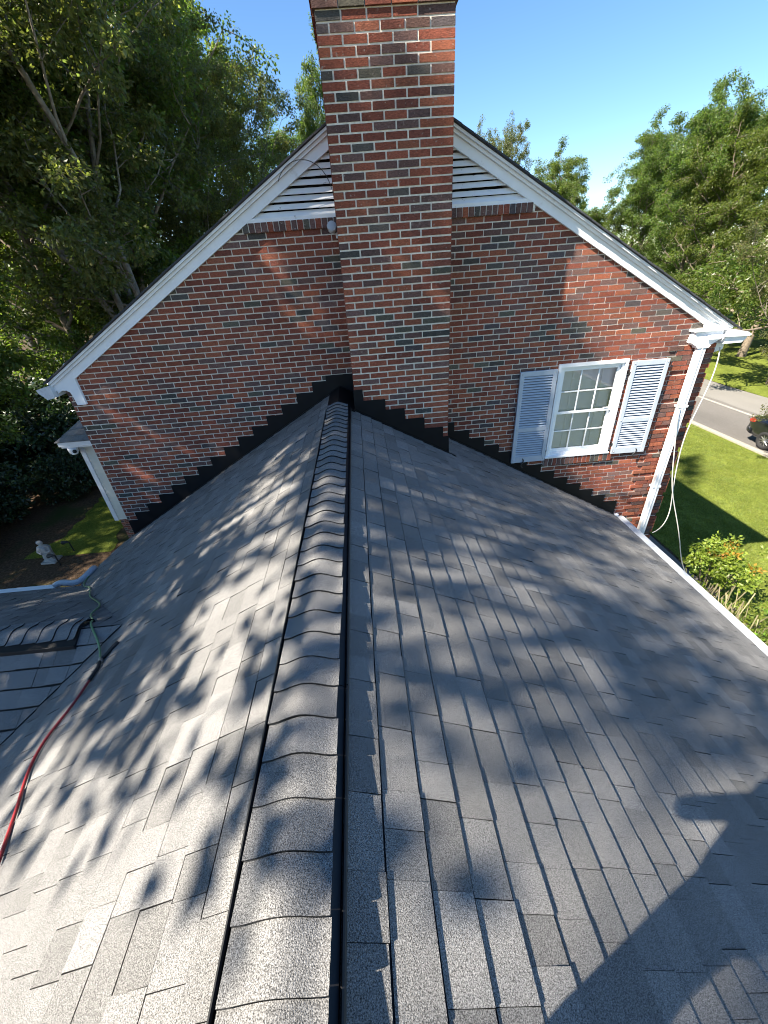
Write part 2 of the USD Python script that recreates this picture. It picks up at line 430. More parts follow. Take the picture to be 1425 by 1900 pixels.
def image_area(pts):
    pp = [project(p) for p in pts]
    x = [p[0] for p in pp]; y = [p[1] for p in pp]
    if max(x) < 0 or min(x) > 1425 or max(y) < 0 or min(y) > 1900 or min(x) < -3000: return 0.0
    x = [min(max(a, 0), 1425) for a in x]; y = [min(max(a, 0), 1900) for a in y]
    return 0.5 * abs(sum(x[i] * y[(i + 1) % len(x)] - x[(i + 1) % len(x)] * y[i] for i in range(len(x))))


# the gable wall: a mortar slab with a window opening; the bricks stand 7 mm proud of it
WX0, WX1, WZ0, WZ1 = 2.775, 3.725, -3.04 + ZG, -1.69 + ZG
wallpoly = Polygon([(WL + 0.006, 0), (WR - 0.006, 0), (WR - 0.006, rake_z(WR, 0.1)), (APX, rake_z(APX, 0.1)), (WL + 0.006, rake_z(WL, 0.1))]).difference(sbox(WX0, WZ0, WX1, WZ1)).difference(Polygon([(-1.02, ZG + 0.085), (2.17, ZG + 0.085), (APX, rake_z(APX, 0.13))]))
gable_wall = simple('gable_wall', MORTAR, house, extrude_poly(wallpoly, ((0, 0.0, 0), (1, 0, 0), (0, 0, 1), (0, -1, 0)), -0.25, -0.0055))
face = Polygon([(WL, 0), (WR, 0), (WR, rake_z(WR, 0.13)), (APX, rake_z(APX, 0.13)), (WL, rake_z(WL, 0.13))])
holes = [sbox(WX0 - 0.008, WZ0 - 0.13, WX1 + 0.008, WZ1 + 0.006), sbox(-0.01 + 0.0, -10, CW + 0.01, 20),
         Polygon([(-1.06, ZG), (2.21, ZG), (2.21, ZG + 0.1), (APX, 20), (-1.06, ZG + 0.1)])]
below = Polygon([(-4.3, wing_z(-4.3) - 0.12), (XR, ZR - 0.12), (4.10, wing_z(4.10) - 0.12), (4.10, -1), (-4.3, -1)])
hidden = below.intersection(sbox(-5, -5, 4.10, 20))
face = face.difference(unary_union(holes + [hidden]))
shapely.prepare(face)
bricks = []      # (visible area, verts, faces, tints, parent)


def lay(polyc, y0, tint, parent, depth=0.03, pr=0.0):
    v, f, t = prism_arrays(polyc, ((0, y0, 0), (1, 0, 0), (0, 0, 1), (0, -1, 0)), -depth, pr, tint)
    n = len(polyc)
    bricks.append((image_area(v[:n]), v, f, t, parent))


r = random.Random(3)
nrow = int(round((ZG + 1.2) / H))
for row in range(-18, int(ZG / H) + 1):
    zt = ZG - (row) * H + 0.0
    zb = zt - H + 0.0118
    off = (0.0 if row % 2 else BM / 2) + 0.063
    x = WL - off
    quoin_in = row % 6 == 5
    while x < WR:
        w = BM + r.uniform(-0.004, 0.004)
        bx = sbox(x + 0.0058, zb + r.uniform(-0.0008, 0.0008), min(x + w - 0.0058, WR), zt + r.uniform(-0.0008, 0.0008))
        x += w
        if not face.intersects(bx): continue
        c = bx if face.contains(bx) else bx.intersection(face)
        for g in getattr(c, 'geoms', [c]):
            if g.geom_type != 'Polygon' or g.area < 4e-4: continue
            if g.area < bx.area * 0.999: g = g.convex_hull
            pr = r.uniform(-0.002, 0.002)
            if x > 4.40 and row > 22:                      # brick quoins at the corner: five courses out, one back
                pr += -0.003 if quoin_in else 0.018
            lay(np.array(g.exterior.coords)[:-1], 0.0, brick_tint(r, 0.08, 0.22), 'wall', 0.03, pr)

# the chimney: front bricks laid course by course, the sides too
chim_bot = wing_z(CW) - 0.3
chim_top = 1.3214 + ZG
chimney = simple('chimney', MORTAR, house, bbox((0.006, -DC + 0.0055, chim_bot), (CW - 0.006, 0.4, chim_top + 0.32)))
for row in range(1, int((chim_top - chim_bot) / H) + 1):
    zb = chim_top - row * H + 0.0068; zt = zb + H - 0.0136
    xs = [0.0]
    if row % 2 == 0: xs.append(0.1016)
    while xs[-1] < CW - 0.12: xs.append(xs[-1] + BM)
    xs[-1] = CW + 0.0055
    for a, b in zip(xs[:-1], xs[1:]):
        a2, b2 = a + (0.0 if a == 0 else 0.0066 + r.uniform(0, .002)), b - 0.0066
        pl = [(a2, zb + r.uniform(-.0012, .0012)), (b2, zb + r.uniform(-.0012, .0012)), (b2, zt + r.uniform(-.0012, .0012)), (a2, zt + r.uniform(-.0012, .0012))]
        if zt < wing_z((a + b) / 2) - 0.02: continue
        lay(pl, -DC, brick_tint(r, 0.09, 0.2), 'chimney', 0.095, r.uniform(-0.003, 0.003))
    for sx, x0, x1 in ((-1, 0.0, 0.09), (1, CW - 0.09, CW)):
        yy = -DC + 0.1 + (0.0 if row % 2 else 0.1016)
        while yy < 0.3:
            v, f, t = prism_arrays([(yy + .005, zb), (yy + BM - .005, zb), (yy + BM - .005, zt), (yy + .005, zt)], ((x0 if sx < 0 else x1, 0, 0), (0, 1, 0), (0, 0, 1), (sx, 0, 0)), -0.03, r.uniform(-.002, .002), brick_tint(r))
            bricks.append((0.0, v, f, t, 'chimney')); yy += BM
for row in range(4):                                        # corbelled head of the chimney
    zb = chim_top + row * H + 0.004; zt = zb + H - 0.009; o = 0.022 if row < 3 else 0.045
    xs = [-o] + ([-o + 0.12] if row % 2 else [])
    while xs[-1] < CW + o - 0.14: xs.append(xs[-1] + BM + 0.006)
    xs[-1] = CW + o
    for a, b in zip(xs[:-1], xs[1:]):
        v, f, t = prism_arrays([(a + .004, zb), (b - .004, zb), (b - .004, zt), (a + .004, zt)], ((0, -DC, 0), (1, 0, 0), (0, 0, 1), (0, -1, 0)), -0.10, o + r.uniform(-.002, .002), brick_tint(r, 0.3, 0.3))
        bricks.append((image_area(v[:4]), v, f, t, 'chimney'))
    for sx, xx in ((-1, -o), (1, CW + o)):
        yy = -DC + 0.1
        while yy < 0.3:
            v, f, t = prism_arrays([(yy + .005, zb), (yy + BM - .005, zb), (yy + BM - .005, zt), (yy + .005, zt)], ((xx, 0, 0), (0, 1, 0), (0, 0, 1), (sx, 0, 0)), -0.06, 0.0, brick_tint(r))
            bricks.append((0.0, v, f, t, 'chimney')); yy += BM
bricks.sort(key=lambda b: -b[0])
par = {'wall': gable_wall, 'chimney': chimney}
rest = {'wall': MB(), 'chimney': MB()}
for i, (a, v, f, t, w) in enumerate(bricks):
    if i < 300: MB().add(v, f, t).build('brick', BRICK, par[w])
    else: rest[w].add(v, f, t)
for w in rest: tag(rest[w].build('smaller_bricks', BRICK, par[w]), kind='stuff')


def rowlock(x0, x1, z0, z1, proj, parent, rr):
    x = x0
    while x < x1 - 0.03:
        w = 0.0655 + rr.uniform(-.004, .004)
        m = bbox((x + .004, 0.05, z0 + rr.uniform(-.002, .002)), (min(x + w - .004, x1), -proj + rr.uniform(-.003, .003), z1), 0.003)
        MB().mesh(m, brick_tint(rr, 0.16, 0.3)).build('rowlock_brick', BRICK, parent); x += w
    return bbox((x0, 0.05, z0 + .006), (x1, -proj + .008, z1 - .006))


m1 = rowlock(-1.045, -0.004, ZG + 0.0, ZG + 0.09, 0.035, gable_wall, r)
m2 = rowlock(CW + 0.004, 2.20, ZG + 0.0, ZG + 0.09, 0.035, gable_wall, r)
ws = bbox((WX0 - 0.02, 0.05, WZ0 - 0.122), (WX1 + 0.05, -0.028, WZ0 - 0.012))
simple('sill_mortar', MORTAR, gable_wall, m1); simple('sill_mortar', MORTAR, gable_wall, m2); simple('sill_mortar', MORTAR, gable_wall, ws)
x = WX0 - 0.02
while x < WX1 + 0.03:
    w = 0.0655; MB().mesh(bbox((x + .004, 0.05, WZ0 - 0.128), (x + w - .004, -0.036 + r.uniform(-.003, .003), WZ0 - 0.006), 0.004), brick_tint(r, 0.2, 0.5)).build('rowlock_brick', BRICK, gable_wall); x += w

# louvred vent behind the chimney
vent = group_part('gable_vent', house)
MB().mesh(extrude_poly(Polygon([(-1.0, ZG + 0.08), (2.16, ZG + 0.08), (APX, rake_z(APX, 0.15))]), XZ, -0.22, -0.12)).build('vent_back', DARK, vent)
zs = ZG + 0.088
simple_sill = [(-1.02, -0.006), (CW + 0.004, 2.17)]
for i, (a, b) in enumerate(simple_sill):
    MB().mesh(bbox((a, 0.03, ZG + 0.086), (b, -0.03, ZG + 0.128), 0.004)).build('vent_sill', PEELING, vent)
nsl = 0
z = ZG + 0.125
while z < rake_z(0, 0.16):
    for side in (-1, 1):
        zz = z + r.uniform(-.004, .004)
        if side < 0: x0, x1 = APX - (APZ - 0.12 - zz) / SL, -0.004
        else: x0, x1 = CW + 0.004, APX + (APZ - 0.12 - zz) / SL
        if x1 - x0 < 0.03: continue
        tl = r.uniform(-.006, .006)
        prof = np.array([(0.004, zz), (0.016, zz - .002), (0.050, zz + 0.046), (0.038, zz + 0.049)])   # (y, z) slat tilted outwards at the bottom
        prof[:2, 1] += 0.0
        v = np.vstack([np.c_[np.full(4, x0), -0.012 + prof[:, 0] * 1.0, prof[:, 1] + tl * 0], np.c_[np.full(4, x1), -0.012 + prof[:, 0], prof[:, 1] + tl]])
        m = trimesh.convex.convex_hull(v)
        MB().mesh(m).build('slat', PEELING, vent)
    z += 0.0645

# rake boards: a flat frieze with stepped crown under the roof edge
def rake(side):
    x0 = APX; x1 = (APX - 4.385) if side < 0 else (APX + 4.385)
    L = abs(x1 - x0)
    U = np.array([side * 1.0, 0, -SL]); V = np.array([0, 0, 1.0])
    def run(name, drop0, drop1, y_out, mat, a=0.0, b=L, yb=-0.0025):
        m = MB().prism([(a, -drop0), (b, -drop0), (b, -drop1), (a, -drop1)], ((APX, 0, APZ), U, V, (0, -1, 0)), yb * -1, y_out)
        return m.build(name, mat, board)
    board = group_part('rake_board', house)
    run('frieze', 0.062, 0.163, 0.034, WHITE, 0, L - 0.02)
    run('crown', 0.030, 0.0605, 0.066, WHITE)
    run('crown', 0.002, 0.0285, 0.098, WHITE)
    return board


rake(-1); rake(1)

# main roof: two slabs, and the ragged shingle ends along the rake
main_roof = group_part('main_roof', house)
RT = 0.018
for side in (-1, 1):
    U = np.array([side, 0, -SL]); L = 4.42
    MB().prism([(0, 0.004), (L, 0.004), (L, RT), (0, RT)], ((APX, 0, APZ), U, (0, 0, 1), (0, 1, 0)), -0.108, 9.6, (0.09, 0.092, 0.1)).build('roof_slope', SHINGLE, main_roof)
    a = 0.0
    while a < L:
        w = 0.124 + r.uniform(-.006, .006)
        o = r.uniform(0.004, 0.022)
        MB().prism([(a, 0.006), (a + w - 0.002, 0.006), (a + w - 0.002, RT + 0.007), (a, RT + 0.004)], ((APX, 0, APZ), U, (0, 0, 1), (0, 1, 0)), -0.112 - o, -0.1085, (0.05, 0.052, 0.058)).build('edge_shingle', SHINGLE, main_roof)
        a += w
MB().box((APX - .1, -0.115, APZ + 0.0), (APX + .1, 9.6, APZ + .05), (0.09, .092, .1)).build('ridge_strip', SHINGLE, main_roof)
# other walls of the main block
wb = MB(); wb.box((WL, 0.26, 0), (WL + 0.2, 9.4, rake_z(WL, 0.12))); wb.box((WR - 0.2, 0.26, 0), (WR, 9.4, rake_z(WR, 0.12))); wb.box((WL, 9.2, 0), (WR, 9.4, rake_z(WR, 0.12)))
FARBRICK = look('far_brick_look', {'tc': ('texture_coordinate', {}), 'sx': ('separate_xyz', {}), 'ad': ('mix_float', {}), 'cx': ('combine_xyz', {}),
                                   'ma': ('vector_math', {'math_type': 'dot_product', 'vector2': (1, 1, 0)}),
                                   'b': ('brick_texture', {'color1': (0.2, 0.06, 0.045), 'color2': (0.11, 0.06, 0.05), 'mortar': (0.5, 0.6, 0.38), 'scale': 1.0, 'mortar_size': 0.006, 'brick_width': 0.2032, 'row_height': 0.0655}),
                                   'p': ('principled_bsdf', {'roughness': 0.9})},
                [('tc.object', 'sx.vector'), ('tc.object', 'ma.vector1'), ('ma.value', 'cx.x'), ('sx.z', 'cx.y'), ('cx.vector', 'b.vector'), ('b.color', 'p.base_color')], surface='p.BSDF')
wb.build('side_walls', FARBRICK, house)
# quoin returns seen end-on at the front corner
for row in range(22, int(ZG / H)):
    if row % 6 == 5: continue
    zt = ZG - row * H; zb = zt - H + .0095
    lo = 0.0 if row % 2 else 0.0
    m = bbox((WR - 0.09, 0.19, zb), (WR + 0.016, -0.016, zt), 0.002)
    MB().mesh(m, brick_tint(r, 0.1, 0.15)).build('quoin_brick', BRICK, gable_wall)

# eave returns and gutters of the main block
def pl(name, pts, y0, y1, mat, parent):
    m = extrude_poly(Polygon(pts).buffer(0), ((0, 0, 0), (1, 0, 0), (0, 0, 1), (0, 1, 0)), min(y0, y1), max(y0, y1))
    return simple(name, mat, parent, m)


ret_l = group_part('eave_return', house)
arc = [(-3.70 + 0.0, -1.478)] + [(-3.655 + 0.05 * math.sin(t) - 0.02, -1.53 + 0.05 * math.cos(t)) for t in np.linspace(0.2, 1.5, 5)]
pl('return_board', [(x, z + ZG) for x, z in [(-3.79, -1.375), (-3.805, -1.475)] + arc + [(-3.612, -1.672), (-3.50, -1.672), (-3.50, -1.28), (-3.40, -1.15), (-3.55, -1.16)]], -0.036, 0.0, WHITE, ret_l)
pl('soffit_box', [(x, z + ZG) for x, z in [(-3.79, -1.39), (-3.79, -1.48), (-3.715, -1.49), (-3.715, -1.35)]], 0.004, 9.4, WHITE, ret_l)
gut = [(-3.80, -1.395), (-3.985, -1.435), (-3.975, -1.475), (-3.925, -1.53), (-3.90, -1.565), (-3.80, -1.545)]
pl('gutter', [(x, z + ZG) for x, z in gut], -0.10, 9.4, GUTTERW, house)
ret_r = group_part('eave_return', house)
pl('return_board', [(x, z + ZG) for x, z in [(4.50, -1.40), (4.475, -1.53), (4.515, -1.56), (4.76, -1.56), (4.86, -1.50), (4.86, -1.385)]], -0.10, 0.0, WHITE, ret_r)
pl('return_cap', [(x, z + ZG) for x, z in [(4.46, -1.395), (4.46, -1.375), (4.90, -1.375), (4.90, -1.395)]], -0.125, 0.0, WHITE, ret_r)
pl('return_end', [(x, z + ZG) for x, z in [(4.64, -1.376), (4.63, -1.33), (4.72, -1.31), (4.90, -1.36), (4.92, -1.376)]], -0.05, 0.0, PEELING, ret_r)
gut = [(4.885, -1.375), (5.20, -1.445), (5.205, -1.47), (5.185, -1.495), (5.175, -1.52), (5.13, -1.565), (4.885, -1.565)]
pl('gutter', [(x, z + ZG) for x, z in gut], -0.13, 9.4, WHITE, house)
pl('gutter_lip', [(x, z + ZG) for x, z in [(4.64, -1.44), (5.19, -1.455), (5.215, -1.47), (5.19, -1.485), (4.64, -1.47)]], -0.155, -0.126, WHITE, house)
pl('soffit_box', [(x, z + ZG) for x, z in [(4.89, -1.568), (5.02, -1.568), (5.02, -1.66), (4.89, -1.70)]], 0.003, 9.4, WHITE, ret_r)
# downspout with a shallow rib
dsp = group_part('downspout', house)
MB().box((4.585, -0.105, 1.0), (4.70, -0.035, -1.60 + ZG), bevel=0.008).build('pipe', WHITE, dsp)
MB().box((4.632, -0.113, 1.0), (4.648, -0.1055, -1.60 + ZG), bevel=0.002).build('rib', WHITE, dsp)
MB().prism([(4.56, -1.60 + ZG), (4.715, -1.60 + ZG), (4.74, -1.565 + ZG), (4.53, -1.565 + ZG)], XZ, 0.03, 0.115).build('outlet', WHITE, dsp)
for zz in (-2.4, -3.7):
    MB().box((4.575, -0.112, zz + ZG), (4.71, -0.01, zz + 0.03 + ZG)).build('strap', WHITE, dsp)

# ---- window
win = group_part('window', house)
cx0, cx1 = WX0, WX1
fr = sbox(cx0, WZ0, cx1, WZ1).difference(sbox(cx0 + 0.062, WZ0 + 0.05, cx1 - 0.062, WZ1 - 0.062))
frm = simple('frame', VINYL, win, extrude_poly(fr, XZ, -0.10, -0.006))
bm = sbox(cx0 - 0.006, WZ0 - 0.004, cx1 + 0.006, WZ1 + 0.012).difference(sbox(cx0 + 0.03, WZ0 + 0.02, cx1 - 0.03, WZ1 - 0.032))
simple('brickmould', WHITE, win, extrude_poly(bm, XZ, -0.005, 0.022))
simple('sill', WHITE, win, bbox((cx0 - 0.02, 0.06, WZ0 - 0.004), (cx1 + 0.02, -0.048, WZ0 + 0.022), 0.004))
ix0, ix1 = cx0 + 0.064, cx1 - 0.064
zm = WZ0 + 0.05 + (WZ1 - WZ0 - 0.112) * 0.50
for nm, z0, z1, yf in (('upper_sash', zm - 0.018, WZ1 - 0.064, -0.028), ('lower_sash', WZ0 + 0.052, zm + 0.018, -0.058)):
    s = sbox(ix0, z0, ix1, z1)
    rail = 0.034
    inner = sbox(ix0 + 0.04, z0 + (0.055 if nm == 'lower_sash' else rail), ix1 - 0.04, z1 - rail)
    sash = simple(nm, VINYL, win, extrude_poly(s.difference(inner), XZ, yf - 0.03, yf))
    a, b, c, d = inner.bounds
    for i in (1, 2):
        xx = a + (c - a) * i / 3
        simple('muntin', VINYL, sash, bbox((xx - 0.008, -yf + 0.018, b), (xx + 0.008, -yf + 0.004, d)))
    zz = (b + d) / 2
    for i in range(3):
        xa = a + (c - a) * i / 3 + (0.0085 if i else 0); xb = a + (c - a) * (i + 1) / 3 - (0.0085 if i < 2 else 0)
        simple('muntin', VINYL, sash, bbox((xa, -yf + 0.017, zz - 0.008), (xb, -yf + 0.005, zz + 0.008)))
        for (q0, q1) in ((b, zz - 0.008), (zz + 0.008, d)):
            simple('pane', GLASS, sash, bbox((xa, -yf + 0.013, q0), (xb, -yf + 0.0105, q1)))
simple('sash_lock', VINYL, win, bbox((ix1 - 0.12, 0.05, zm + 0.018), (ix1 - 0.05, 0.02, zm + 0.03), 0.004))
bl = group_part('blind', house)
zz = WZ0 + 0.06
while zz < WZ1 - 0.05:
    v = np.array([(ix0 + .01, 0.096, zz), (ix1 - .01, 0.096, zz), (ix1 - .01, 0.116, zz + 0.041), (ix0 + .01, 0.116, zz + 0.041)])
    MB().add(np.vstack([v, v + [0, 0.003, 0.0]]), [(0, 1, 2, 3), (7, 6, 5, 4), (0, 4, 5, 1), (2, 6, 7, 3)]).build('blind_slat', BLIND, bl); zz += 0.046
for xx in (ix0 + 0.2, ix1 - 0.2):
    simple('blind_cord', BLIND, bl, bbox((xx - .004, 0.091, WZ0 + .06), (xx + .004, 0.0945, WZ1 - .05)))
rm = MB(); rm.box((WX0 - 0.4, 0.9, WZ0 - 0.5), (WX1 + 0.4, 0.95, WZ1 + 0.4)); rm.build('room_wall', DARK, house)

# ---- shutters
def shutter(x0, x1, z0, z1, hinge, skew):
    sh = group_part('shutter', house)
    yb = 0.052
    ang = math.radians(skew)
    def put(m):
        v = m.vertices.copy(); px = x0 if hinge < 0 else x1
        dx = v[:, 0] - px; v[:, 0] = px + dx * math.cos(ang); v[:, 1] = v[:, 1] + dx * math.sin(ang) * 1.0
        return trimesh.Trimesh(v, m.faces, process=False)
    def b(name, lo, hi, bev=0.003): return simple(name, SHUTTERW, sh, put(bbox(lo, hi, bev)))
    st = 0.056
    b('stile', (x0, -yb, z0), (x0 + st, -yb + 0.03, z1)); b('stile', (x1 - st, -yb, z0), (x1, -yb + 0.03, z1))
    zmid = z0 + (z1 - z0) * 0.385
    rails = ((z0, z0 + 0.095), (zmid - 0.03, zmid + 0.03), (z1 - 0.065, z1))
    for a, c in rails: b('rail', (x0 + st + .001, -yb + 0.001, a), (x1 - st - .001, -yb + 0.029, c))
    for a, c in ((rails[0][1], rails[1][0]), (rails[1][1], rails[2][0])):
        n = int(round((c - a) / 0.036))
        for i in range(n):
            zc = a + (i + 0.5) * (c - a) / n
            v = []
            for yy, zz2 in ((-yb + 0.006, zc - 0.014), (-yb + 0.003, zc - 0.011), (-yb + 0.021, zc + 0.008), (-yb + 0.024, zc + 0.005)):
                v += [(x0 + st + .001, yy, zz2), (x1 - st - .001, yy, zz2)]
            simple('slat', SHUTTERW, sh, put(trimesh.convex.convex_hull(np.array(v))))
    MB().mesh(put(bbox((x0 + st, -yb + 0.0295, z0 + .08), (x1 - st, -yb + 0.033, z1 - .05)))).build('backing', pbr('shutter_back_look' + str(len(used)), (0.10, 0.115, 0.14), 0.7), sh)
    for cxx in (x0 + 0.028, x1 - 0.028):
        for zz in (z0 + 0.04, zmid, z1 - 0.035):
            m = trimesh.creation.icosphere(1, 0.007); m.apply_translation((cxx, -yb - 0.001, zz)); simple('screw', STEEL, sh, put(m))
    return sh


for (x0, x1, z0, z1, hg, sk, dogx) in ((2.235, 2.745, -3.065 + ZG, -1.73 + ZG, 1, 0.0, 2.40), (3.775, 4.275, -3.06 + ZG, -1.71 + ZG, -1, -1.5, 4.14)):
    sh = shutter(x0, x1, z0, z1, hg, sk)
    t = np.linspace(0, 1, 24)
    c = np.c_[dogx + 0.018 * np.sin(t * 2 * math.pi * 1.1), np.full(24, -0.064), z0 + 0.065 - 0.15 * t]
    simple('shutter_dog', BLACKIRON, sh, tube(c, 0.008, 6), True)
    simple('dog_pivot', BLACKIRON, sh, bbox((dogx - .018, -.06, z0 - .02), (dogx + .018, 0.0, z0 - 0.004)))
    hx = x1 if hg > 0 else x0
    for zz in (z0 + 0.15, z1 - 0.16):
        simple('hinge', BLACKIRON, sh, bbox((hx - 0.016, -0.045, zz - .02), (hx + .016, -0.0005, zz + .02), 0.003))

# ---- flood lamp tucked beside the chimney and the wires of the gable
fl = group_part('flood_lamp', house)
m = trimesh.creation.revolve([(0, 0), (0.035, 0.0), (0.048, 0.02), (0.052, 0.07), (0.045, 0.085), (0, 0.085)], sections=20)
m.apply_transform(trimesh.transformations.rotation_matrix(math.radians(65), (1, 0, 0))); m.apply_translation((-0.066, -0.13, ZG - 0.03)); simple('lamp_head', BRASSY, fl, m, True)
simple('bracket', WHITE, fl, bbox((-0.035, -0.10, ZG - 0.105), (-0.006, 0.0, ZG - 0.055), 0.006))
wire = spline([(-0.56, -0.16, ZG + 0.40), (-0.35, -0.13, ZG + 0.56), (-0.22, -0.12, ZG + 0.55), (-0.09, -0.09, ZG + 0.46), (-0.02, -0.07, ZG + 0.30), (-0.012, -0.05, ZG + 0.12), (-0.012, -0.06, ZG - 0.02)], 40)
simple('lamp_wire', CABLEB, house, tube(wire, 0.004, 6), True)

# ---- stepped flashing, each step its own piece
fl_wall = group_part('step_flashing', house)
def step(x0, x1, ztop, y, par_, zf=wing_z):
    zb0, zb1 = zf(x0) - 0.05, zf(x1) - 0.05
    MB().prism([(x0, zb0), (x1, zb1), (x1, ztop), (x0, ztop)], ((0, y, 0), (1, 0, 0), (0, 0, 1), (0, -1, 0)), 0.0, 0.009 + rng.uniform(0, 0.003)).build('flashing_step', BLACKMETAL, par_)
STEP = 0.2294
px = -0.37
step(px, -0.001, ZG - 24 * H + 0.004, -0.0025, fl_wall)
step(-0.563, px, ZG - 25 * H, -0.0025, fl_wall)
x1 = -0.563
for kk in range(13):
    x0 = -0.7925 - STEP * kk
    step(x0, x1, ZG - (27 + 2 * kk) * H + rng.uniform(-.006, .006), -0.0025, fl_wall); x1 = x0
step(-3.69, x1, ZG - 53 * H, -0.0025, fl_wall)
x0 = CW + 0.002
step(x0, 1.36, ZG - 36 * H + 0.005, -0.0025, fl_wall); x0 = 1.36
for kk in range(-1, 11):
    x1 = 1.814 + STEP * kk
    step(x0, x1, ZG - (40.07 + 2 * kk) * H + rng.uniform(-.005, .005), -0.0025, fl_wall); x0 = x1
step(x0, 4.17, wing_z(4.12) + 0.02, -0.0025, fl_wall)
fl_ch = group_part('chimney_flashing', house)
for a, b, zt in ((-0.004, 0.10, -1.605), (0.10, 0.356, -1.738), (0.356, 0.583, -1.866), (0.583, 0.82, -2.002), (0.82, 1.05, -2.142), (1.05, CW + 0.008, -2.268)):
    step(a, b, zt + ZG, -DC - 0.0045, fl_ch)
MB().prism([(0.0, wing_z(0) + .006), (1.22, wing_z(1.22) + .006), (1.22, wing_z(1.22) + .017), (0.0, wing_z(0) + .017)], XZ, DC + 0.0145, DC + 0.045).build('base_flashing', BLACKMETAL, fl_ch)
MB().prism([(-0.73 - .04, wing_z(CW) - .05), (0.0, wing_z(CW) - .05), (0.0, -2.33 + ZG), (-0.73 - .0, -2.28 + ZG)], ((CW + 0.0025, 0, 0), (0, 1, 0), (0, 0, 1), (1, 0, 0)), 0, 0.008).build('side_flashing', BLACKMETAL, fl_ch)
MB().prism([(-DC - .04, wing_z(0) - .05), (-0.012, wing_z(0) - .05), (-0.012, -1.57 + ZG), (-DC - .0, -1.60 + ZG)], ((-0.0045, 0, 0), (0, 1, 0), (0, 0, 1), (-1, 0, 0)), 0, 0.006).build('side_flashing', BLACKMETAL, fl_ch)
sad = MB()
for xa, xb in ((XR - 0.14, XR), (XR, -0.008)):
    sad.prism([(xa, wing_z(xa) + .014), (xb, wing_z(xb) + .014), (xb, wing_z(xb) + .024), (xa, wing_z(xa) + .024)], XZ, 0.014, DC + 0.10)
sad.build('ridge_saddle', BLACKMETAL, fl_ch)
for seq in ([(-3.68, -0.016), (XR, -0.016)], [(1.13, -0.016), (4.13, -0.016)]):
    (xa, yy), (xb, _) = seq
    MB().prism([(xa, wing_z(xa) + .005), (xb, wing_z(xb) + .005), (xb, wing_z(xb) + .018), (xa, wing_z(xa) + .018)], XZ, -yy, -yy + 0.022).build('base_flashing', BLACKMETAL, fl_wall)

# ---- wing roof: shingle by shingle
GREYS = [0.140, 0.153, 0.166, 0.147, 0.176, 0.160, 0.185]
pieces = []
EXP = 0.143


def shingle_tint(rr, raised):
    g = rr.choice(GREYS) * rr.uniform(0.92, 1.08) * (1.03 if raised else 0.96)
    return np.array((g * 1.03, g * 1.0, g * 0.965))


def shingles(key, o, d, c, zf, region, ncourse, t0, t1, rr, s_first=0.0):
    """courses run along plan vector c; downslope is plan vector d"""
    d = np.array(d, float); c = np.array(c, float); o = np.array(o, float); e = EXP * CO
    shapely.prepare(region)
    for kk in range(ncourse):
        s0 = kk * e + s_first; s1 = s0 + e
        t = t0 - rr.uniform(0, 0.3); raised = rr.random() < 0.5
        left = rr.uniform(0.2, 1.0)
        while t < t1:
            w = rr.choice((0.10, 0.12, 0.15, 0.17, 0.20, 0.24)) + rr.uniform(-.015, .015)
            gap = 0.0013 if key == 'right' else 0.0020
            left -= w
            if left < 0: gap = 0.0035; left = 1.0
            sj = rr.uniform(-.0018, .0018)
            gr = 0.0038 if key == 'right' else 0.0070
            P = np.array([o + d * (s0 + gr) + c * t, o + d * (s1 + sj) + c * t, o + d * (s1 + sj) + c * (t + w - gap), o + d * (s0 + gr) + c * (t + w - gap)])
            t += w
            raised = (not raised) if rr.random() < 0.8 else raised
            pg = Polygon(P)
            if not region.intersects(pg): continue
            parts = [pg]
            if not region.contains(pg):
                pg = pg.intersection(region)
                parts = []
                for g in getattr(pg, 'geoms', [pg]):
                    if g.geom_type != 'Polygon' or g.area < 3e-4: continue
                    if g.convex_hull.area > g.area * 1.01:
                        tv, tf = trimesh.creation.triangulate_polygon(g, engine='earcut')
                        parts += [Polygon(tv[q_]) for q_ in tf]
                    else: parts.append(g)
            hb = (0.0085 if key == 'right' else 0.0055) + (0.0036 if raised else 0.0) + rr.uniform(0, .0012)
            lift = rr.random() < 0.03
            ti = shingle_tint(rr, raised)
            for g in parts:
                Q = ccw(np.array(g.exterior.coords)[:-1]); n = len(Q)
                s = (Q - o) @ d - s0
                top = np.c_[Q, zf(Q[:, 0], Q[:, 1]) + 0.0015 + (hb + (0.006 if lift else 0)) * s / e]
                bot = np.c_[Q, zf(Q[:, 0], Q[:, 1]) - 0.004]
                v = np.vstack([top, top, bot]); f = [(0, i, i + 1) for i in range(1, n - 1)]
                for i in range(n):
                    j = (i + 1) % n
                    f += [(2 * n + i, 2 * n + j, n + j), (2 * n + i, n + j, n + i)]
                tt = np.vstack([np.tile(ti, (n, 1)), np.full((2 * n, 3), 0.018)])
                pieces.append((image_area(top), v, np.array(f), tt, key))


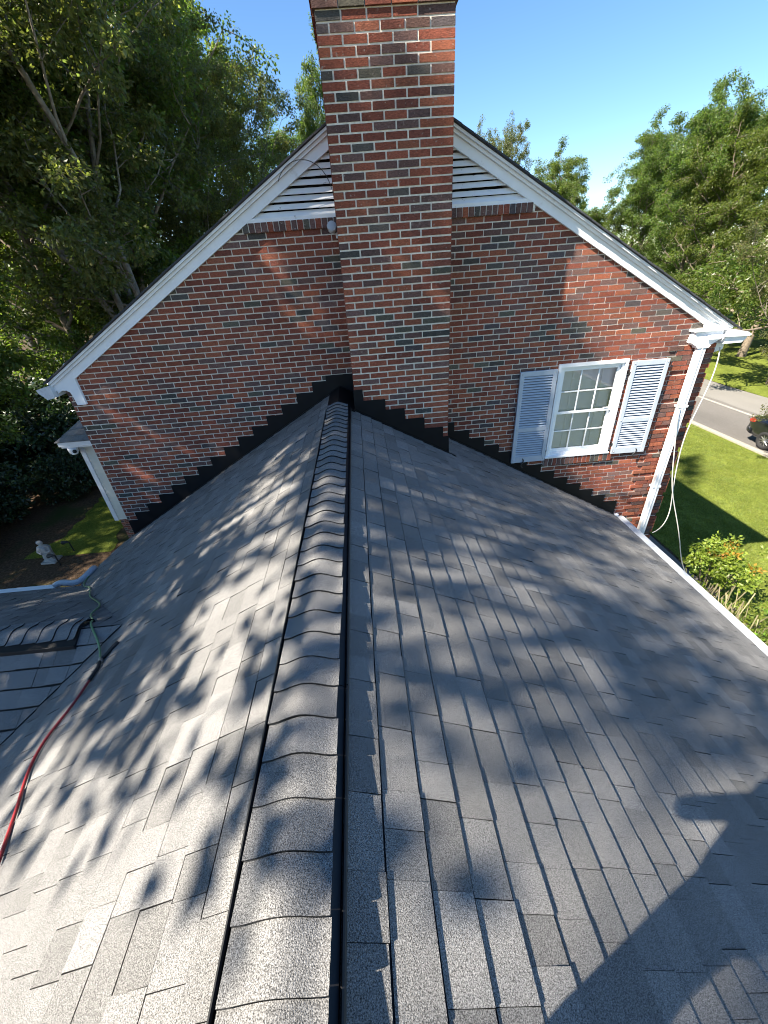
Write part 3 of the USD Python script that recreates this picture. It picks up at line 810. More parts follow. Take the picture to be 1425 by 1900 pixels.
zleft = lambda x, y: ZR + SL * (x - XR)
zright = lambda x, y: ZR - SL * (x - XR)
zcn = lambda x, y: ZC + SL * (y - YC)
zcf = lambda x, y: ZC - SL * (y - YC)
XV = XR - (ZR - ZC) / SL                       # where the cross gable's ridge meets the slope
YB = -7.4
EL, ERX = -4.18, 4.14
left_slope = Polygon([(XR, YB), (XR, -0.012), (-3.93, -0.012), (EL, -0.35), (EL, YC - (EL - XV)), (XV, YC), (EL, YC + (EL - XV)), (EL, YB)]).difference(sbox(-1, -DC, CW, 1).intersection(sbox(0, -DC, CW, 1)))
right_slope = Polygon([(XR, YB), (XR, -0.012), (ERX, -0.012), (ERX, YB)]).difference(sbox(-0.01, -DC - 0.012, CW + 0.012, 1))
WFAR = -0.80
ch = 0.0
near_slope = Polygon([(XV, YC), (-7.2, YC), (-7.2, -6.0), (XV - (YC + 6.0), -6.0)])
far_slope = Polygon([(XV, YC), (-7.2, YC), (-7.2, WFAR), (XV - (WFAR - YC), WFAR)])
rs = random.Random(21)
shingles('left', (XR, 0), (-1, 0), (0, 1), zleft, left_slope, 34, YB, 0, rs)
shingles('right', (XR, 0), (1, 0), (0, 1), zright, right_slope, 36, YB, 0, rs)
woven = Polygon([(XV + 0.10, YC + 0.02), (-7.2, YC + .02), (-7.2, -6.0), (XV - (YC + 6.0) + 0.30, -6.0), (XV + 0.22, YC - 0.35)])
shingles('near', (0, YC), (0, -1), (1, 0), lambda x, y: np.maximum(zcn(x, y), zleft(x, y) + 0.012), near_slope, 26, -7.2, 0, rs)
shingles('far', (0, YC), (0, 1), (1, 0), zcf, far_slope, 18, -7.2, 0, rs)
pieces.sort(key=lambda p: -p[0])
wing = group_part('wing', house)
slopes = {}
for key, reg, zf in (('right', right_slope, zright), ('left', left_slope, zleft), ('near', near_slope, zcn), ('far', far_slope, zcf)):
    b = MB()
    tri = trimesh.creation.triangulate_polygon(reg, engine='earcut')
    for dz, flip in ((-0.003, 0), (-0.03, 1)):
        v = np.c_[tri[0], zf(tri[0][:, 0], tri[0][:, 1]) + dz]
        up = np.cross(v[tri[1][0][1]] - v[tri[1][0][0]], v[tri[1][0][2]] - v[tri[1][0][0]])[2] > 0
        f = tri[1] if up != bool(flip) else tri[1][:, ::-1]
        b.add(v, f, (0.02, 0.02, 0.021))
    slopes[key] = b.build('roof_slope', SHINGLE, wing)
restp = {k_: MB() for k_ in slopes}
wing_path = path_of(wing)
for i, (a, v, f, t, key) in enumerate(pieces):
    if i < 300 and a > 0: MB().add(v, f, t).build('shingle', SHINGLE, slopes[key], path=None)
    else: restp[key].add(v, f, t)
for k_ in restp: tag(restp[k_].build('smaller_shingles', SHINGLE, slopes[k_]), kind='stuff')

# ---- ridge vents with their cap shingles
def ridge(o, axis, side, length, zr, rr, first_part):
    """o: plan point of the far end, axis: unit plan vector along which caps overlap towards the viewer, side: plan vector across"""
    axis = np.array(axis, float); side = np.array(side, float); o = np.array(o, float)
    rv = group_part('ridge_vent', house)
    hw = 0.148
    a = 0.0
    while a < length:
        L = min(1.22, length - a)
        mb = MB()
        def pz(u, h): return -SL * abs(u) + h
        for sgn in (-1, 1):
            prof = [(sgn * hw, pz(hw, 0.006)), (sgn * hw, pz(hw, 0.044)), (sgn * (hw - 0.005), pz(hw, 0.047)), (sgn * (hw - 0.009), pz(hw, 0.042)), (sgn * (hw - 0.011), pz(hw, 0.006))]
            N = np.array([axis[0], axis[1], 0]); U = np.array([side[0], side[1], 0]); V = np.array([0, 0, 1.0])
            mb.prism(prof, (np.array([o[0], o[1], zr]), U, V, N), a, a + L - 0.004)
            prof = [(sgn * (hw - 0.014), pz(hw - .014, 0.005)), (0, 0.004), (0, 0.030), (sgn * (hw - 0.014), pz(hw - .014, 0.028))]
            mb.prism(prof, (np.array([o[0], o[1], zr]), U, V, N), a, a + L - 0.004)
        mb.build('vent_section', BLACKPLASTIC, rv); a += L
    a = 0.0; m = 15
    w = 0.119
    us = np.linspace(-w, w, m)
    def cz(u, h):
        z = 0.022 - SL * (np.sqrt(u * u + 0.045 ** 2) - 0.045)
        z = z + 0.012 * np.clip((np.abs(u) - 0.080) / 0.038, 0, 1) ** 2
        return z + 0.012 + h
    ex = 0.123
    while a < length:
        L = min(ex, length - a) + rr.uniform(-.003, .003)
        h0, h1 = 0.0, 0.0075 + rr.uniform(0, .003)
        jit = rr.uniform(-.003, .003)
        uu = us * (1 + rr.uniform(-.012, .012)) + jit
        rows = []
        sag = rr.uniform(0.0, 0.004)
        for q_, hh in ((0.0, h0), (0.5, h1 * 0.5), (1.0, h1)):
            pts = o + axis * (a + L * q_ + 0.001)
            pts = pts[None, :] + np.outer(uu, side)
            bow = 0.0
            rows.append(np.c_[pts, zr + cz(us, hh) + sag * (us / w) ** 2 * q_])
        top = np.vstack(rows)
        lip = rows[2].copy(); lip[:, 2] -= 0.0065
        n = m
        v = np.vstack([top, rows[2], lip])
        f = []
        for rr_ in range(2):
            for i in range(n - 1):
                f.append((rr_ * n + i, rr_ * n + i + 1, (rr_ + 1) * n + i + 1, (rr_ + 1) * n + i))
        for i in range(n - 1):
            f.append((3 * n + i, 3 * n + i + 1, 4 * n + i + 1, 4 * n + i))
        f = np.array(f)
        nrm = np.cross(v[f[0][1]] - v[f[0][0]], v[f[0][2]] - v[f[0][0]])
        if nrm[2] < 0: f = f[:, ::-1]
        g = rr.choice((0.165, 0.174, 0.184, 0.17)) * rr.uniform(.94, 1.06)
        t = np.vstack([np.tile((g * 1.03, g, g * 0.965), (3 * n, 1)), np.full((len(v) - 3 * n, 3), 0.02)])
        MB().add(v, f, t).build('cap_shingle', SHINGLE, rv, smooth=True)
        a += ex
    return rv


ridge((XR, -0.80), (0, -1), (1, 0), 6.3, ZR, rs, True)
ridge((-7.0, YC), (1, 0), (0, 1), 7.0 + (XV - 0.34), ZC, rs, False)

# ---- eaves of the wing: gutters, fascia, walls below
MB().prism([(ERX - 0.004, wing_z(ERX) - 0.012), (ERX + 0.125, wing_z(ERX) - 0.02), (ERX + 0.125, wing_z(ERX) - 0.12), (ERX + 0.07, wing_z(ERX) - 0.13), (ERX - 0.004, wing_z(ERX) - 0.13)], XZ, 0.03, -YB).build('gutter', GUTTERW, house)
MB().prism([(ERX - 0.02, wing_z(ERX) - 0.0), (ERX + 0.135, wing_z(ERX) - 0.015), (ERX + 0.135, wing_z(ERX) - 0.022), (ERX - 0.02, wing_z(ERX) - 0.008)], XZ, 0.035, -YB).build('gutter_guard', GUTTERW, house)
cp = trimesh.creation.icosphere(2, 0.035); cp.apply_scale((1.2, 0.9, 0.7)); cp.apply_translation((ERX + 0.01, -0.03, wing_z(ERX) + 0.02)); simple('gutter_end_cap', WHITE, house, cp, True)
zfe = float(zcf(0, WFAR))
MB().box((-7.2, WFAR + 0.0, zfe - 0.12), (EL - 0.42, WFAR + 0.11, zfe - 0.008), bevel=0.006).build('gutter', WHITE, house)
el = spline([(EL - 0.44, WFAR + 0.06, zfe + 0.0), (EL - 0.30, WFAR + 0.07, zfe + 0.03), (EL - 0.12, WFAR + 0.07, zfe + 0.02), (EL - 0.03, WFAR + 0.16, zfe + 0.05), (EL - 0.02, WFAR + 0.35, zfe + 0.04)], 16)
simple('gutter_elbow', GUTTERW, house, tube(el, 0.045, 8), True)
MB().box((EL - 0.10, -0.72, zleft(EL, 0) - 0.13), (EL - 0.005, -0.36, zleft(EL, 0) - 0.012), bevel=0.006).build('gutter', GUTTERW, house)
wl = MB(); wl.box((-3.7, YB, 0), (-3.5, -0.01, zleft(-3.7, 0) - 0.05)); wl.box((3.75, YB, 0), (3.95, -0.01, zright(3.95, 0) - 0.05))
wl.box((-7.0, -5.2, 0), (-3.71, -5.0, zcn(0, -5.2) - 0.06)); wl.box((-7.0, -1.2, 0), (-3.71, -1.0, zcf(0, -1.0) - 0.06)); wl.box((-7.0, -4.99, 0), (-6.8, -1.21, zcf(0, -1.2) - .06))
wl.build('wing_walls', FARBRICK, house)

# ---- low rear addition with pale lap siding
add = group_part('rear_addition', house)
AY = 5.15
ax0, ax1 = -7.66, WL - 0.01
az0, az1 = 0.71, 3.10
SIDB = MB()
zz = az0
while zz < az1:
    MB().add(*[(lambda m: (m.vertices, m.faces))(trimesh.convex.convex_hull(np.array([(x_, y_, z_) for x_ in (ax0 + 0.10, ax1) for (y_, z_) in ((AY + 0.004, zz + 0.127), (AY - 0.026, zz), (AY + 0.02, zz), (AY + 0.02, zz + 0.127))])))][0]).build('siding_board', SIDING, add)
    zz += 0.127
simple('corner_board', WHITE, add, bbox((ax0 - 0.02, AY - 0.028, az0 - 0.03), (ax0 + 0.098, AY + 4, az1 + .05)))
simple('addition_wall', SIDING, add, bbox((ax0 + 0.02, AY + 0.021, az0), (ax1, AY + 4, az1 + .1)))
simple('base_mortar', MORTAR, add, bbox((ax0 + 0.106, AY + 0.028, -0.02), (ax1, AY + 3.9, az0 - 0.001)))
bb = MB(); row = 0; zz = az0 - 0.005
while zz > 0.0:
    x = ax0 + 0.10 - (0.1 if row % 2 else 0)
    while x < ax0 + 2.0:
        bb.box((max(x, ax0 + 0.10), AY + 0.05, zz - 0.056), (x + 0.193, AY + 0.02, zz), brick_tint(r, 0.1, 0.3)); x += BM
    zz -= H; row += 1
tag(bb.build('base_bricks', BRICK, add), kind='stuff')
ea, eb = 3.27, 4.06
simple('fascia', WHITE, add, bbox((-7.96, AY - 0.30, 3.17), (ax1, AY + 4.3, 3.29), 0.008))
simple('soffit', WHITE, add, bbox((-7.93, AY - 0.26, 3.12), (ax1, AY + 4.2, 3.168)))
b = MB()
E0 = np.array([(-8.0, AY - 0.33, 3.295), (ax1, AY - 0.33, 3.295), (ax1, AY + 1.2, 4.16), (-6.95, AY + 1.2, 4.16), (-8.0, AY + 4.2, 3.295), (-6.95, AY + 3.0, 4.16)])
b.add(E0, np.array([(0, 1, 2), (0, 2, 3), (4, 0, 3), (4, 3, 5)]), (0.085, 0.09, 0.1)); b.build('addition_roof', SHINGLE, add)
n_c = 8
for kk in range(n_c):
    f0, f1 = kk / n_c, (kk + 1) / n_c
    xx = -8.0 + (1 - f1) * 0 
    A = E0[0] * (1 - f0) + E0[3] * f0; B = E0[0] * (1 - f1) + E0[3] * f1
    C = E0[1] * (1 - f0) + E0[2] * f0; D = E0[1] * (1 - f1) + E0[2] * f1
    xs = np.linspace(0, 1, 14)
    for s0, s1 in zip(xs[:-1], xs[1:]):
        a_, b_, c_, d_ = A + (C - A) * s0, A + (C - A) * s1, B + (D - B) * s1, B + (D - B) * s0
        up = np.array([0, 0, 1.0])
        v = np.array([a_ + up * .016, b_ + up * .016, c_ + up * .004, d_ + up * .004, a_, b_])
        MB().add(v, np.array([(0, 1, 2), (0, 2, 3), (4, 5, 1), (4, 1, 0)]), shingle_tint(rs, rs.random() < .5) * 0.9).build('tab', SHINGLE, add)
cm = group_part('security_camera', house)
m = trimesh.creation.revolve([(0, -0.16), (0.07, -0.14), (0.11, -0.08), (0.12, 0.0), (0.12, 0.05), (0, 0.05)], sections=20); m.apply_translation((-7.72, AY - 0.18, 3.06)); simple('camera_dome', VINYL, cm, m, True)
m = trimesh.creation.icosphere(2, 0.05); m.apply_translation((-7.64, AY - 0.27, 3.02)); simple('camera_lens', BLACKPLASTIC, cm, m, True)

# ------------------------------------------------------------------ cables, hoses
cable = thing('cable', 'thin pale cable hanging in a long loop from the white downspout', 'cable')
simple('strand', CABLEW, cable, tube(spline([(4.50, -0.165, ZG - 2.30), (4.61, -0.13, ZG - 2.63), (4.74, -0.13, ZG - 3.18), (4.87, -0.15, ZG - 3.70), (5.10, -0.2, ZG - 4.29), (5.30, -0.2, ZG - 4.75), (5.51, -0.2, ZG - 5.25), (5.78, -0.2, ZG - 5.73), (5.9, -0.2, 0.6)], 60), 0.008, 6), True)
simple('strand', CABLEW, cable, tube(spline([(4.93, -0.05, ZG - 1.62), (4.89, -0.13, ZG - 2.1), (4.80, -0.14, ZG - 2.7), (4.845, -0.12, ZG - 3.3), (4.95, -0.12, ZG - 3.9), (5.0, -0.12, ZG - 4.25), (4.96, -0.12, ZG - 4.46), (4.86, -0.08, ZG - 4.62)], 50), 0.008, 6), True)


def lz(x, y):
    z1 = zleft(x, y)
    zc_ = ZC - SL * abs(y - YC)
    return max(z1, zc_)


hose = thing('air_hose', 'red air hose snaking down the left roof slope', 'hose')
pts = [(-1.20, -5.55), (-1.50, -5.1), (-1.701, -4.633), (-1.78, -4.492), (-1.849, -4.372), (-1.939, -4.23), (-2.03, -4.06), (-2.054, -3.887), (-2.007, -3.748), (-1.982, -3.563), (-1.976, -3.43)]
c3 = spline([(x, y, lz(x, y) + 0.022) for x, y in pts], 70)
simple('hose', REDHOSE, hose, tube(c3, 0.0085, 8), True)
simple('crimp_sleeve', BLACKPLASTIC, hose, tube(np.array([c3[-4], c3[-1], c3[-1] + [-0.012, 0.05, 0.004]]), 0.013, 8), True)
gh = thing('air_hose', 'green air hose running over the cross gable to the far eave', 'hose')
pts = [(-2.02, -3.34), (-2.11, -3.216), (-2.25, -3.03), (-2.33, -2.93), (-2.42, -2.80), (-2.60, -2.60), (-2.75, -2.32), (-3.05, -1.98), (-3.386, -1.648), (-3.7, -1.25), (-4.1, -0.86), (-4.17, -0.55)]
c3 = spline([(x, y, lz(x, y) + (0.075 if abs(y - YC) < .15 and x < XV - .3 else 0.022)) for x, y in pts], 60)
simple('hose', GREENHOSE, gh, tube(c3, 0.008, 8), True)
cpl = np.array([(-1.985, -3.375), (-2.02, -3.34)])
P0 = np.array([-1.978, -3.385, lz(-1.978, -3.385) + 0.024]); P1 = np.array([-2.02, -3.33, lz(-2.02, -3.33) + 0.026])
simple('coupling', STEEL, gh, tube(np.array([P0, P0 * .6 + P1 * .4, P1]), [0.014, 0.017, 0.012], 10), True)
tool = thing('hook_blade_knife', 'black roofing knife lying at the hose coupling', 'knife')
A = np.array([-1.915, -3.235, lz(-1.915, -3.235) + 0.022]); B = np.array([-2.0, -3.34, lz(-2.0, -3.34) + 0.022])
simple('handle', BLACKPLASTIC, tool, tube(np.array([A, A * .75 + B * .25, A * .4 + B * .6, B]), [0.013, 0.017, 0.014, 0.012], 8), True)
C = B + np.array([-0.03, -0.03, -0.016]); simple('blade', BLACKIRON, tool, tube(np.array([B, C]), [0.010, 0.008], 6), True)

# ------------------------------------------------------------------ trees
def leaves(centres, radii, per, size, rr, droop=0.4, tint_rng=(0.6, 1.4), flat=0.7, warm=0.15):
    n = len(centres) * per
    C = np.repeat(centres, per, 0); R = np.repeat(radii, per)[:, None]
    off = rr.normal(size=(n, 3)); off /= np.maximum(np.linalg.norm(off, axis=1, keepdims=True), 1e-6)
    off *= rr.random((n, 1)) ** 0.5
    off[:, 2] *= flat
    P = C + off * R
    ax = off * [1, 1, 0.4] + rr.normal(scale=0.5, size=(n, 3)); ax[:, 2] -= droop
    ax /= np.linalg.norm(ax, axis=1, keepdims=True)
    nn = rr.normal(scale=0.55, size=(n, 3)); nn[:, 2] += 0.8
    sd = np.cross(ax, nn); sd /= np.maximum(np.linalg.norm(sd, axis=1, keepdims=True), 1e-6)
    up = np.cross(sd, ax)
    L = size * rr.uniform(0.65, 1.3, (n, 1)); W = L * 0.3
    base = P; tip = P + ax * L; m = P + ax * L * 0.5
    s1 = m + sd * W - up * L * 0.08; s2 = m - sd * W - up * L * 0.08
    v = np.stack([base, s1, tip, s2], 1).reshape(-1, 3)
    i = np.arange(n)[:, None] * 4
    f = np.vstack([i + [0, 1, 2], i + [0, 2, 3]])
    clump = np.repeat(rr.uniform(0.8, 1.2, len(centres)), per)
    t = rr.uniform(*tint_rng, n) * clump
    w = rr.uniform(-warm, warm, n)
    tint = np.stack([t * (1 + w), t, t * (1 - w * 0.5)], 1)
    return v, f, np.repeat(tint, 4, 0)


def branch(p, d, L, n, rr, wob=0.15, lift=0.06):
    pts = [p]; d = d / np.linalg.norm(d)
    for _ in range(n):
        d = d + rr.normal(scale=wob, size=3) + [0, 0, lift]; d /= np.linalg.norm(d)
        pts.append(pts[-1] + d * L / n)
    return np.array(pts), d


def tree(name, loc, label, seed, Ht, base, R, leafmat, barkmat, nl=20, per=60, size=0.16, stems=1, profile='round', rclus=0.55, scale=1.0, rotz=0, trunk_r=None, group=None, droop=0.4, sub=6, cat='tree', gap=0.0, lean=(0, 0)):
    rr = np.random.default_rng(seed)
    T = MB(); cl = []; rad = []
    r0 = trunk_r or Ht * 0.016
    stem_list = []
    if stems == 1:
        pts, d = branch(np.zeros(3), np.array([lean[0], lean[1], 1.0]), Ht * 0.93, 9, rr, 0.05, 0.02)
        stem_list.append((pts, r0))
    else:
        fork = base * 0.55
        p0, _ = branch(np.zeros(3), np.array([0, 0, 1.0]), fork, 4, rr, 0.03, 0.05)
        T.mesh(tube(p0, np.linspace(r0 * 1.35, r0 * 1.1, len(p0)), 10))
        for s in range(stems):
            a = 2 * math.pi * s / stems + rr.uniform(-.4, .4)
            pts, d = branch(p0[-1] - [0, 0, 0.1], np.array([math.cos(a) * 0.22, math.sin(a) * 0.22, 1.0]), (Ht - fork) * rr.uniform(.8, .98), 10, rr, 0.10, 0.03)
            stem_list.append((pts, r0 * 0.7))
    for pts, rs_ in stem_list:
        radp = rs_ * np.linspace(1, 0.12, len(pts)); radp[0] *= 1.25
        T.mesh(tube(pts, radp, 9))
        zs_ = pts[:, 2]
        nlim = max(5, nl // len(stem_list))
        for i in range(nlim):
            h = base + (Ht * 0.93 - base) * ((i + rr.random()) / nlim) ** 0.9
            if rr.random() < gap: continue
            kx = np.interp(h, zs_, np.arange(len(pts))); k0 = min(int(kx), len(pts) - 2); p = pts[k0] + (pts[k0 + 1] - pts[k0]) * (kx - k0)
            u = (h - base) / max(Ht - base, 1e-3)
            if profile == 'round': w = math.sqrt(max(0.05, 1 - (1.7 * u - 0.75) ** 2))
            elif profile == 'cone': w = max(0.1, 1.05 - u)
            else: w = max(0.15, min(1, 0.6 + u * 0.8) * (1 - max(0, u - 0.75) * 2.2))
            a = i * 2.399 + rr.uniform(-.5, .5)
            el = math.radians(rr.uniform(8, 40) + 28 * u)
            L = R * w * rr.uniform(0.75, 1.1)
            d = np.array([math.cos(a) * math.cos(el), math.sin(a) * math.cos(el), math.sin(el)])
            lp, ld = branch(p, d, L, 6, rr, 0.16, 0.03)
            rl = max(0.02, rs_ * 0.42 * (1 - 0.6 * u))
            T.mesh(tube(lp, rl * np.linspace(1, 0.18, len(lp)), 6))
            cl.append(lp[-1]); rad.append(rclus)
            for j in range(sub):
                fr_ = 0.28 + 0.7 * (j + rr.random()) / sub
                q0 = lp[0] + 0; kx2 = fr_ * (len(lp) - 1); k1 = min(int(kx2), len(lp) - 2); q0 = lp[k1] + (lp[k1 + 1] - lp[k1]) * (kx2 - k1)
                sd_ = rr.normal(size=3) * [1, 1, 0.55] + ld * 0.5 + [0, 0, 0.15]
                sp, _ = branch(q0, sd_, L * rr.uniform(.22, .42), 3, rr, 0.25, 0.0)
                T.mesh(tube(sp, rl * 0.35 * np.linspace(1, 0.25, len(sp)), 4, False))
                for q2 in (0.45, 0.75, 1.0):
                    c = sp[0] + (sp[-1] - sp[0]) * q2 + rr.normal(scale=0.12, size=3)
                    cl.append(c); rad.append(rclus * rr.uniform(.55, 1.1))
    o = thing(name, label, cat, loc, rotz, group, scale if isinstance(scale, tuple) else (scale, scale, scale))
    T.build('trunk', barkmat, o, smooth=True)
    v, f, t = leaves(np.array(cl), np.array(rad), per, size, rr, droop)
    MB().add(v, f, t).build('crown', leafmat, o)
    return o


def copy(root, loc, label, rotz=0, scale=1.0, group=None, sz=None):
    was = root.GetCustomData()
    name = root.GetName().split('_0')[0]
    o = thing(name, label, was['category'], loc, rotz, group or was.get('group'), (scale, scale, sz or scale))
    o.GetReferences().AddInternalReference(root.GetPath()); o.SetInstanceable(True)
    return o


# left woods
oak = tree('oak_tree', (-8.6, 13.0, 0), 'tall oak with pale forked trunk rising behind the left roof rake', 5, 21, 3.6, 6.4, OAKLEAF, PALEBARK, nl=56, per=84, size=0.16, stems=4, profile='vase', rclus=0.62, trunk_r=0.22, sub=7)
maple = tree('maple_tree', (-14.5, 9.0, 0), 'dark shaded maple at the left edge of the woods', 8, 17, 2.2, 5.6, MAPLELEAF, BARK, nl=36, per=92, size=0.16, profile='round', rclus=0.62)
copy(oak, (-15.0, 17.5, 0), 'broad oak filling the top left corner of the view', 130, 1.15)
copy(maple, (-10.8, 19.0, 0), 'maple glowing in sun between the two largest oaks', 60, 1.2)
copy(oak, (-8.2, 21.5, 0), 'oak whose right edge meets the sky beside the chimney', 215, 0.74)
copy(maple, (-11.8, 14.6, 0), 'low branched maple in the shade under the forked oak', 20, 0.8)
copy(oak, (-22, 25, 0), 'far oak closing the woods at the upper left', 75, 1.2)
copy(maple, (-14.5, 25, 0), 'far maple closing the woods behind the forked oak', 15, 1.25)
copy(maple, (-11.8, 28, 0), 'far maple seen through the gap beside the forked oak', 145, 1.2)
copy(maple, (-1.7, 31, 0), 'sunny yellow green maple just left of the chimney', 95, 0.5, None, 0.99)
for i, (x, y, sc) in enumerate([(-27, 34, 1.2), (-19, 37, 1.2), (-12, 38, 1.2), (-34, 42, 1.2), (-6, 42, 1.0)]):
    copy(maple, (x, y, 0), ('dim tree behind the far oak at the upper left', 'dim tree left of the far maple behind the forked oak', 'dim tree right of the far maple behind the forked oak', 'dimmest tree at the left edge of the woods', 'dim tree low beside the yellow green maple')[i], i * 53, sc, 'trees in the depth of the left woods')
# trees that stand left of the view and throw the dappled shade
ash = tree('ash_tree', (-9.05, -5.21, 0), 'broad ash left of the house, nearest the wing, its shade on the chimney', 91, 19.5, 7.5, 5.6, MAPLELEAF, BARK, nl=30, per=50, size=0.2, profile='round', rclus=0.6, sub=5, rotz=77.1, scale=(1.07, 1.07, 0.86))
shade = [(-11.16, -13.05, 72.6, 0.49, 1.29, 'tall slender ash left of the house, farthest back'),
         (-10.40, -2.18, 247.5, 0.61, 1.09, 'slender ash left of the house whose shade lies on the left gable wall'),
         (-9.98, -5.93, 24.2, 0.40, 0.98, 'thin young ash standing close beside the broad one'),
         (-18.2, -1.0, 200, 1.0, 1.0, 'ash left of the house whose shade lies on the back yard'),
         (-23.5, -2.5, 20, 1.15, 1.15, 'ash farthest left of the house behind the one shading the yard')]
for i, (x, y, rz, sc, sz, lb) in enumerate(shade):
    copy(ash, (x, y, 0), lb, rz, sc, None, sz)

# right side trees beyond the road
rt = tree('sweetgum_tree', (21.8, 14.6, 0), 'tall feathery tree at the right edge beyond the road', 31, 17.0, 1.8, 5.6, MAPLELEAF, BARK, nl=52, per=80, size=0.175, profile='cone', rclus=0.62, sub=6, droop=0.2)
for (src, x, y, lb, rz, sc) in [
    (maple, 25.5, 21, 'leafy maple over the road just right of the gutter end', 140, 0.80),
    (maple, 24.0, 27.5, 'round maple with its top against the sky right of the roof', 30, 0.74),
    (rt, 30, 22, 'pale tree between the tall feathery tree and the round maple', 70, 0.78),
    (maple, 23.2, 34, 'small maple behind the lower end of the white rake', 80, 0.70),
    (maple, 33, 36, 'distant maple low in the gap of sky right of the roof', 110, 0.85),
    (oak, 16.4, 45, 'distant oak with a thin loose top above the right rake', 10, 0.42),
    (maple, 21.5, 42, 'distant dark maple halfway down the right rake', 250, 0.72),
    (rt, 26, 48, 'far tree just peeping over the right rake', 190, 0.6),
    (maple, 29.5, 11, 'maple with its trunk by the road at the right edge', 310, 0.9),
    (maple, 23.6, 23.6, 'dense maple filling the bend of the road beside the gutter end', 200, 0.68),
    (maple, 28.5, 31, 'maple standing between two round maples beyond the road', 290, 0.82),
    (maple, 21.2, 35, 'low maple in the notch where the rake meets the tree line', 45, 0.54),
    (maple, 35, 17, 'maple low behind the tall feathery tree', 33, 1.0),
    (oak, 13.3, 5.2, 'street oak whose shade falls across the parked car', 310, 0.31)]:
    copy(src, (x, y, 0), lb, rz, sc, None, 0.78 if sc == 0.42 else None)
for i, (x, y, sc) in enumerate([(38, 48, 1.0), (46, 38, 1.0), (52, 26, 1.1), (30, 62, 1.0), (44, 62, 1.1), (22, 66, 0.9), (60, 45, 1.2), (14, 72, 0.9), (50, 14, 1.1)]):
    copy(maple, (x, y, 0), ('far tree directly behind the small maple by the lower rake', 'far tree closing the gap under the round maple', 'far tree behind the pale tree by the round maple', 'farthest tree showing just over the white rake', 'farthest tree behind the low maple in the notch', 'far tree almost hidden by the roof near the chimney', 'farthest tree of the skyline beyond the round maple', 'far tree hidden low behind the gable top', 'far tree across the road behind the tall feathery tree')[i], i * 71, sc, 'trees of the far right backdrop')

# shrubs of the shaded back yard
def shrub(name, loc, label, seed, Rr, Hh, mat, per=70, ncl=70, size=0.11, group=None, stalks=10, cat='shrub'):
    rr = np.random.default_rng(seed)
    o = thing(name, label, cat, loc, 0, group)
    T = MB(); cl = []
    for i in range(stalks):
        a = rr.uniform(0, 6.28); e = np.array([math.cos(a) * Rr * .7, math.sin(a) * Rr * .7, Hh * rr.uniform(.6, .95)])
        T.mesh(tube(np.array([(0, 0, 0), e * [.35, .35, .5], e]), [0.02, 0.014, 0.006], 5))
    for i in range(ncl):
        a = rr.uniform(0, 6.28); u = rr.random() ** .5; zz_ = rr.uniform(0.12, 1)
        w = math.sqrt(max(0.05, 1 - (1.5 * zz_ - 0.65) ** 2))
        cl.append((math.cos(a) * Rr * u * w, math.sin(a) * Rr * u * w, Hh * zz_ * 0.92))
    T.build('stem', BARK, o)
    v, f, t = leaves(np.array(cl), rr.uniform(.14, .30, ncl) * max(Rr, .6), per, size, rr, 0.2)
    MB().add(v, f, t).build('foliage', mat, o)
    return o


rh = shrub('rhododendron', (-12.8, 6.6, 0), 'dark evergreen shrub left of the garden statue', 50, 1.5, 2.2, DARKLEAF, 60, 120, 0.15)
for i, (x, y, s, lb) in enumerate([(-10.2, 10.6, 1.15, 'dark shrub behind the patch of sunlit grass'), (-12.6, 11.4, 1.4, 'tall dark shrub under the maple'), (-11.3, 8.9, 0.75, 'low dark shrub between the statue and the grass'),
                                     (-14.8, 5.4, 1.25, 'dark shrub at the far left edge of the yard'), (-9.2, 13.2, 1.2, 'dark shrub against the foot of the forked oak'), (-12.0, 4.4, 0.7, 'low shrub nearest the cross gable eave'),
                                     (-16, 9.5, 1.6, 'large dark shrub left of all the others'), (-8.6, 16.5, 1.6, 'dark shrub just behind the rear addition'), (-16.5, 12.8, 1.9, 'tall dark thicket behind the maple at the left edge'), (-20.5, 14.5, 2.3, 'tall dark thicket deep in the left woods'),
                                     (-13.2, 15.8, 2.0, 'tall dark thicket beside the forked oak'), (-19, 9.8, 2.0, 'dark thicket cut by the left edge of the view'), (-11.0, 17.6, 1.9, 'dark thicket between the forked oak and the rear addition')]):
    copy(rh, (x, y, 0), lb, i * 67, s)

# garden statue
st = thing('garden_statue', 'pale weathered stone figure standing in the back yard', 'statue', (-9.37, 4.33, 0))
prof = [(0.0, 0.0), (0.17, 0.0), (0.17, 0.06), (0.12, 0.08), (0.13, 0.14), (0.115, 0.26), (0.13, 0.38), (0.145, 0.46), (0.12, 0.52), (0.05, 0.555), (0.045, 0.575), (0.065, 0.61), (0.07, 0.65), (0.05, 0.69), (0.0, 0.71)]
m = trimesh.creation.revolve(prof, sections=28); m = m.subdivide()
v = m.vertices; a = np.arctan2(v[:, 1], v[:, 0]); fold = 1 + 0.12 * np.sin(a * 7 + v[:, 2] * 6) * ((v[:, 2] > 0.08) & (v[:, 2] < 0.5))
v[:, 0] *= fold * 1.15; v[:, 1] *= fold * 0.85; v[:, 0] += np.where(v[:, 2] > 0.3, -(v[:, 2] - 0.3) * 0.15, 0)
simple('figure', STONE, st, trimesh.Trimesh(v, m.faces, process=False), True)
for s_ in (-1, 1):
    simple('arm', STONE, st, tube(np.array([(s_ * 0.13 - .03, 0, 0.49), (s_ * 0.17 - .02, -0.05, 0.36), (s_ * 0.05, -0.13, 0.33)]), [0.04, 0.038, 0.028], 8), True)
simple('plinth', STONE, st, bbox((-0.2, -0.18, -0.02), (0.2, 0.18, 0.05), 0.01))
lamp = None
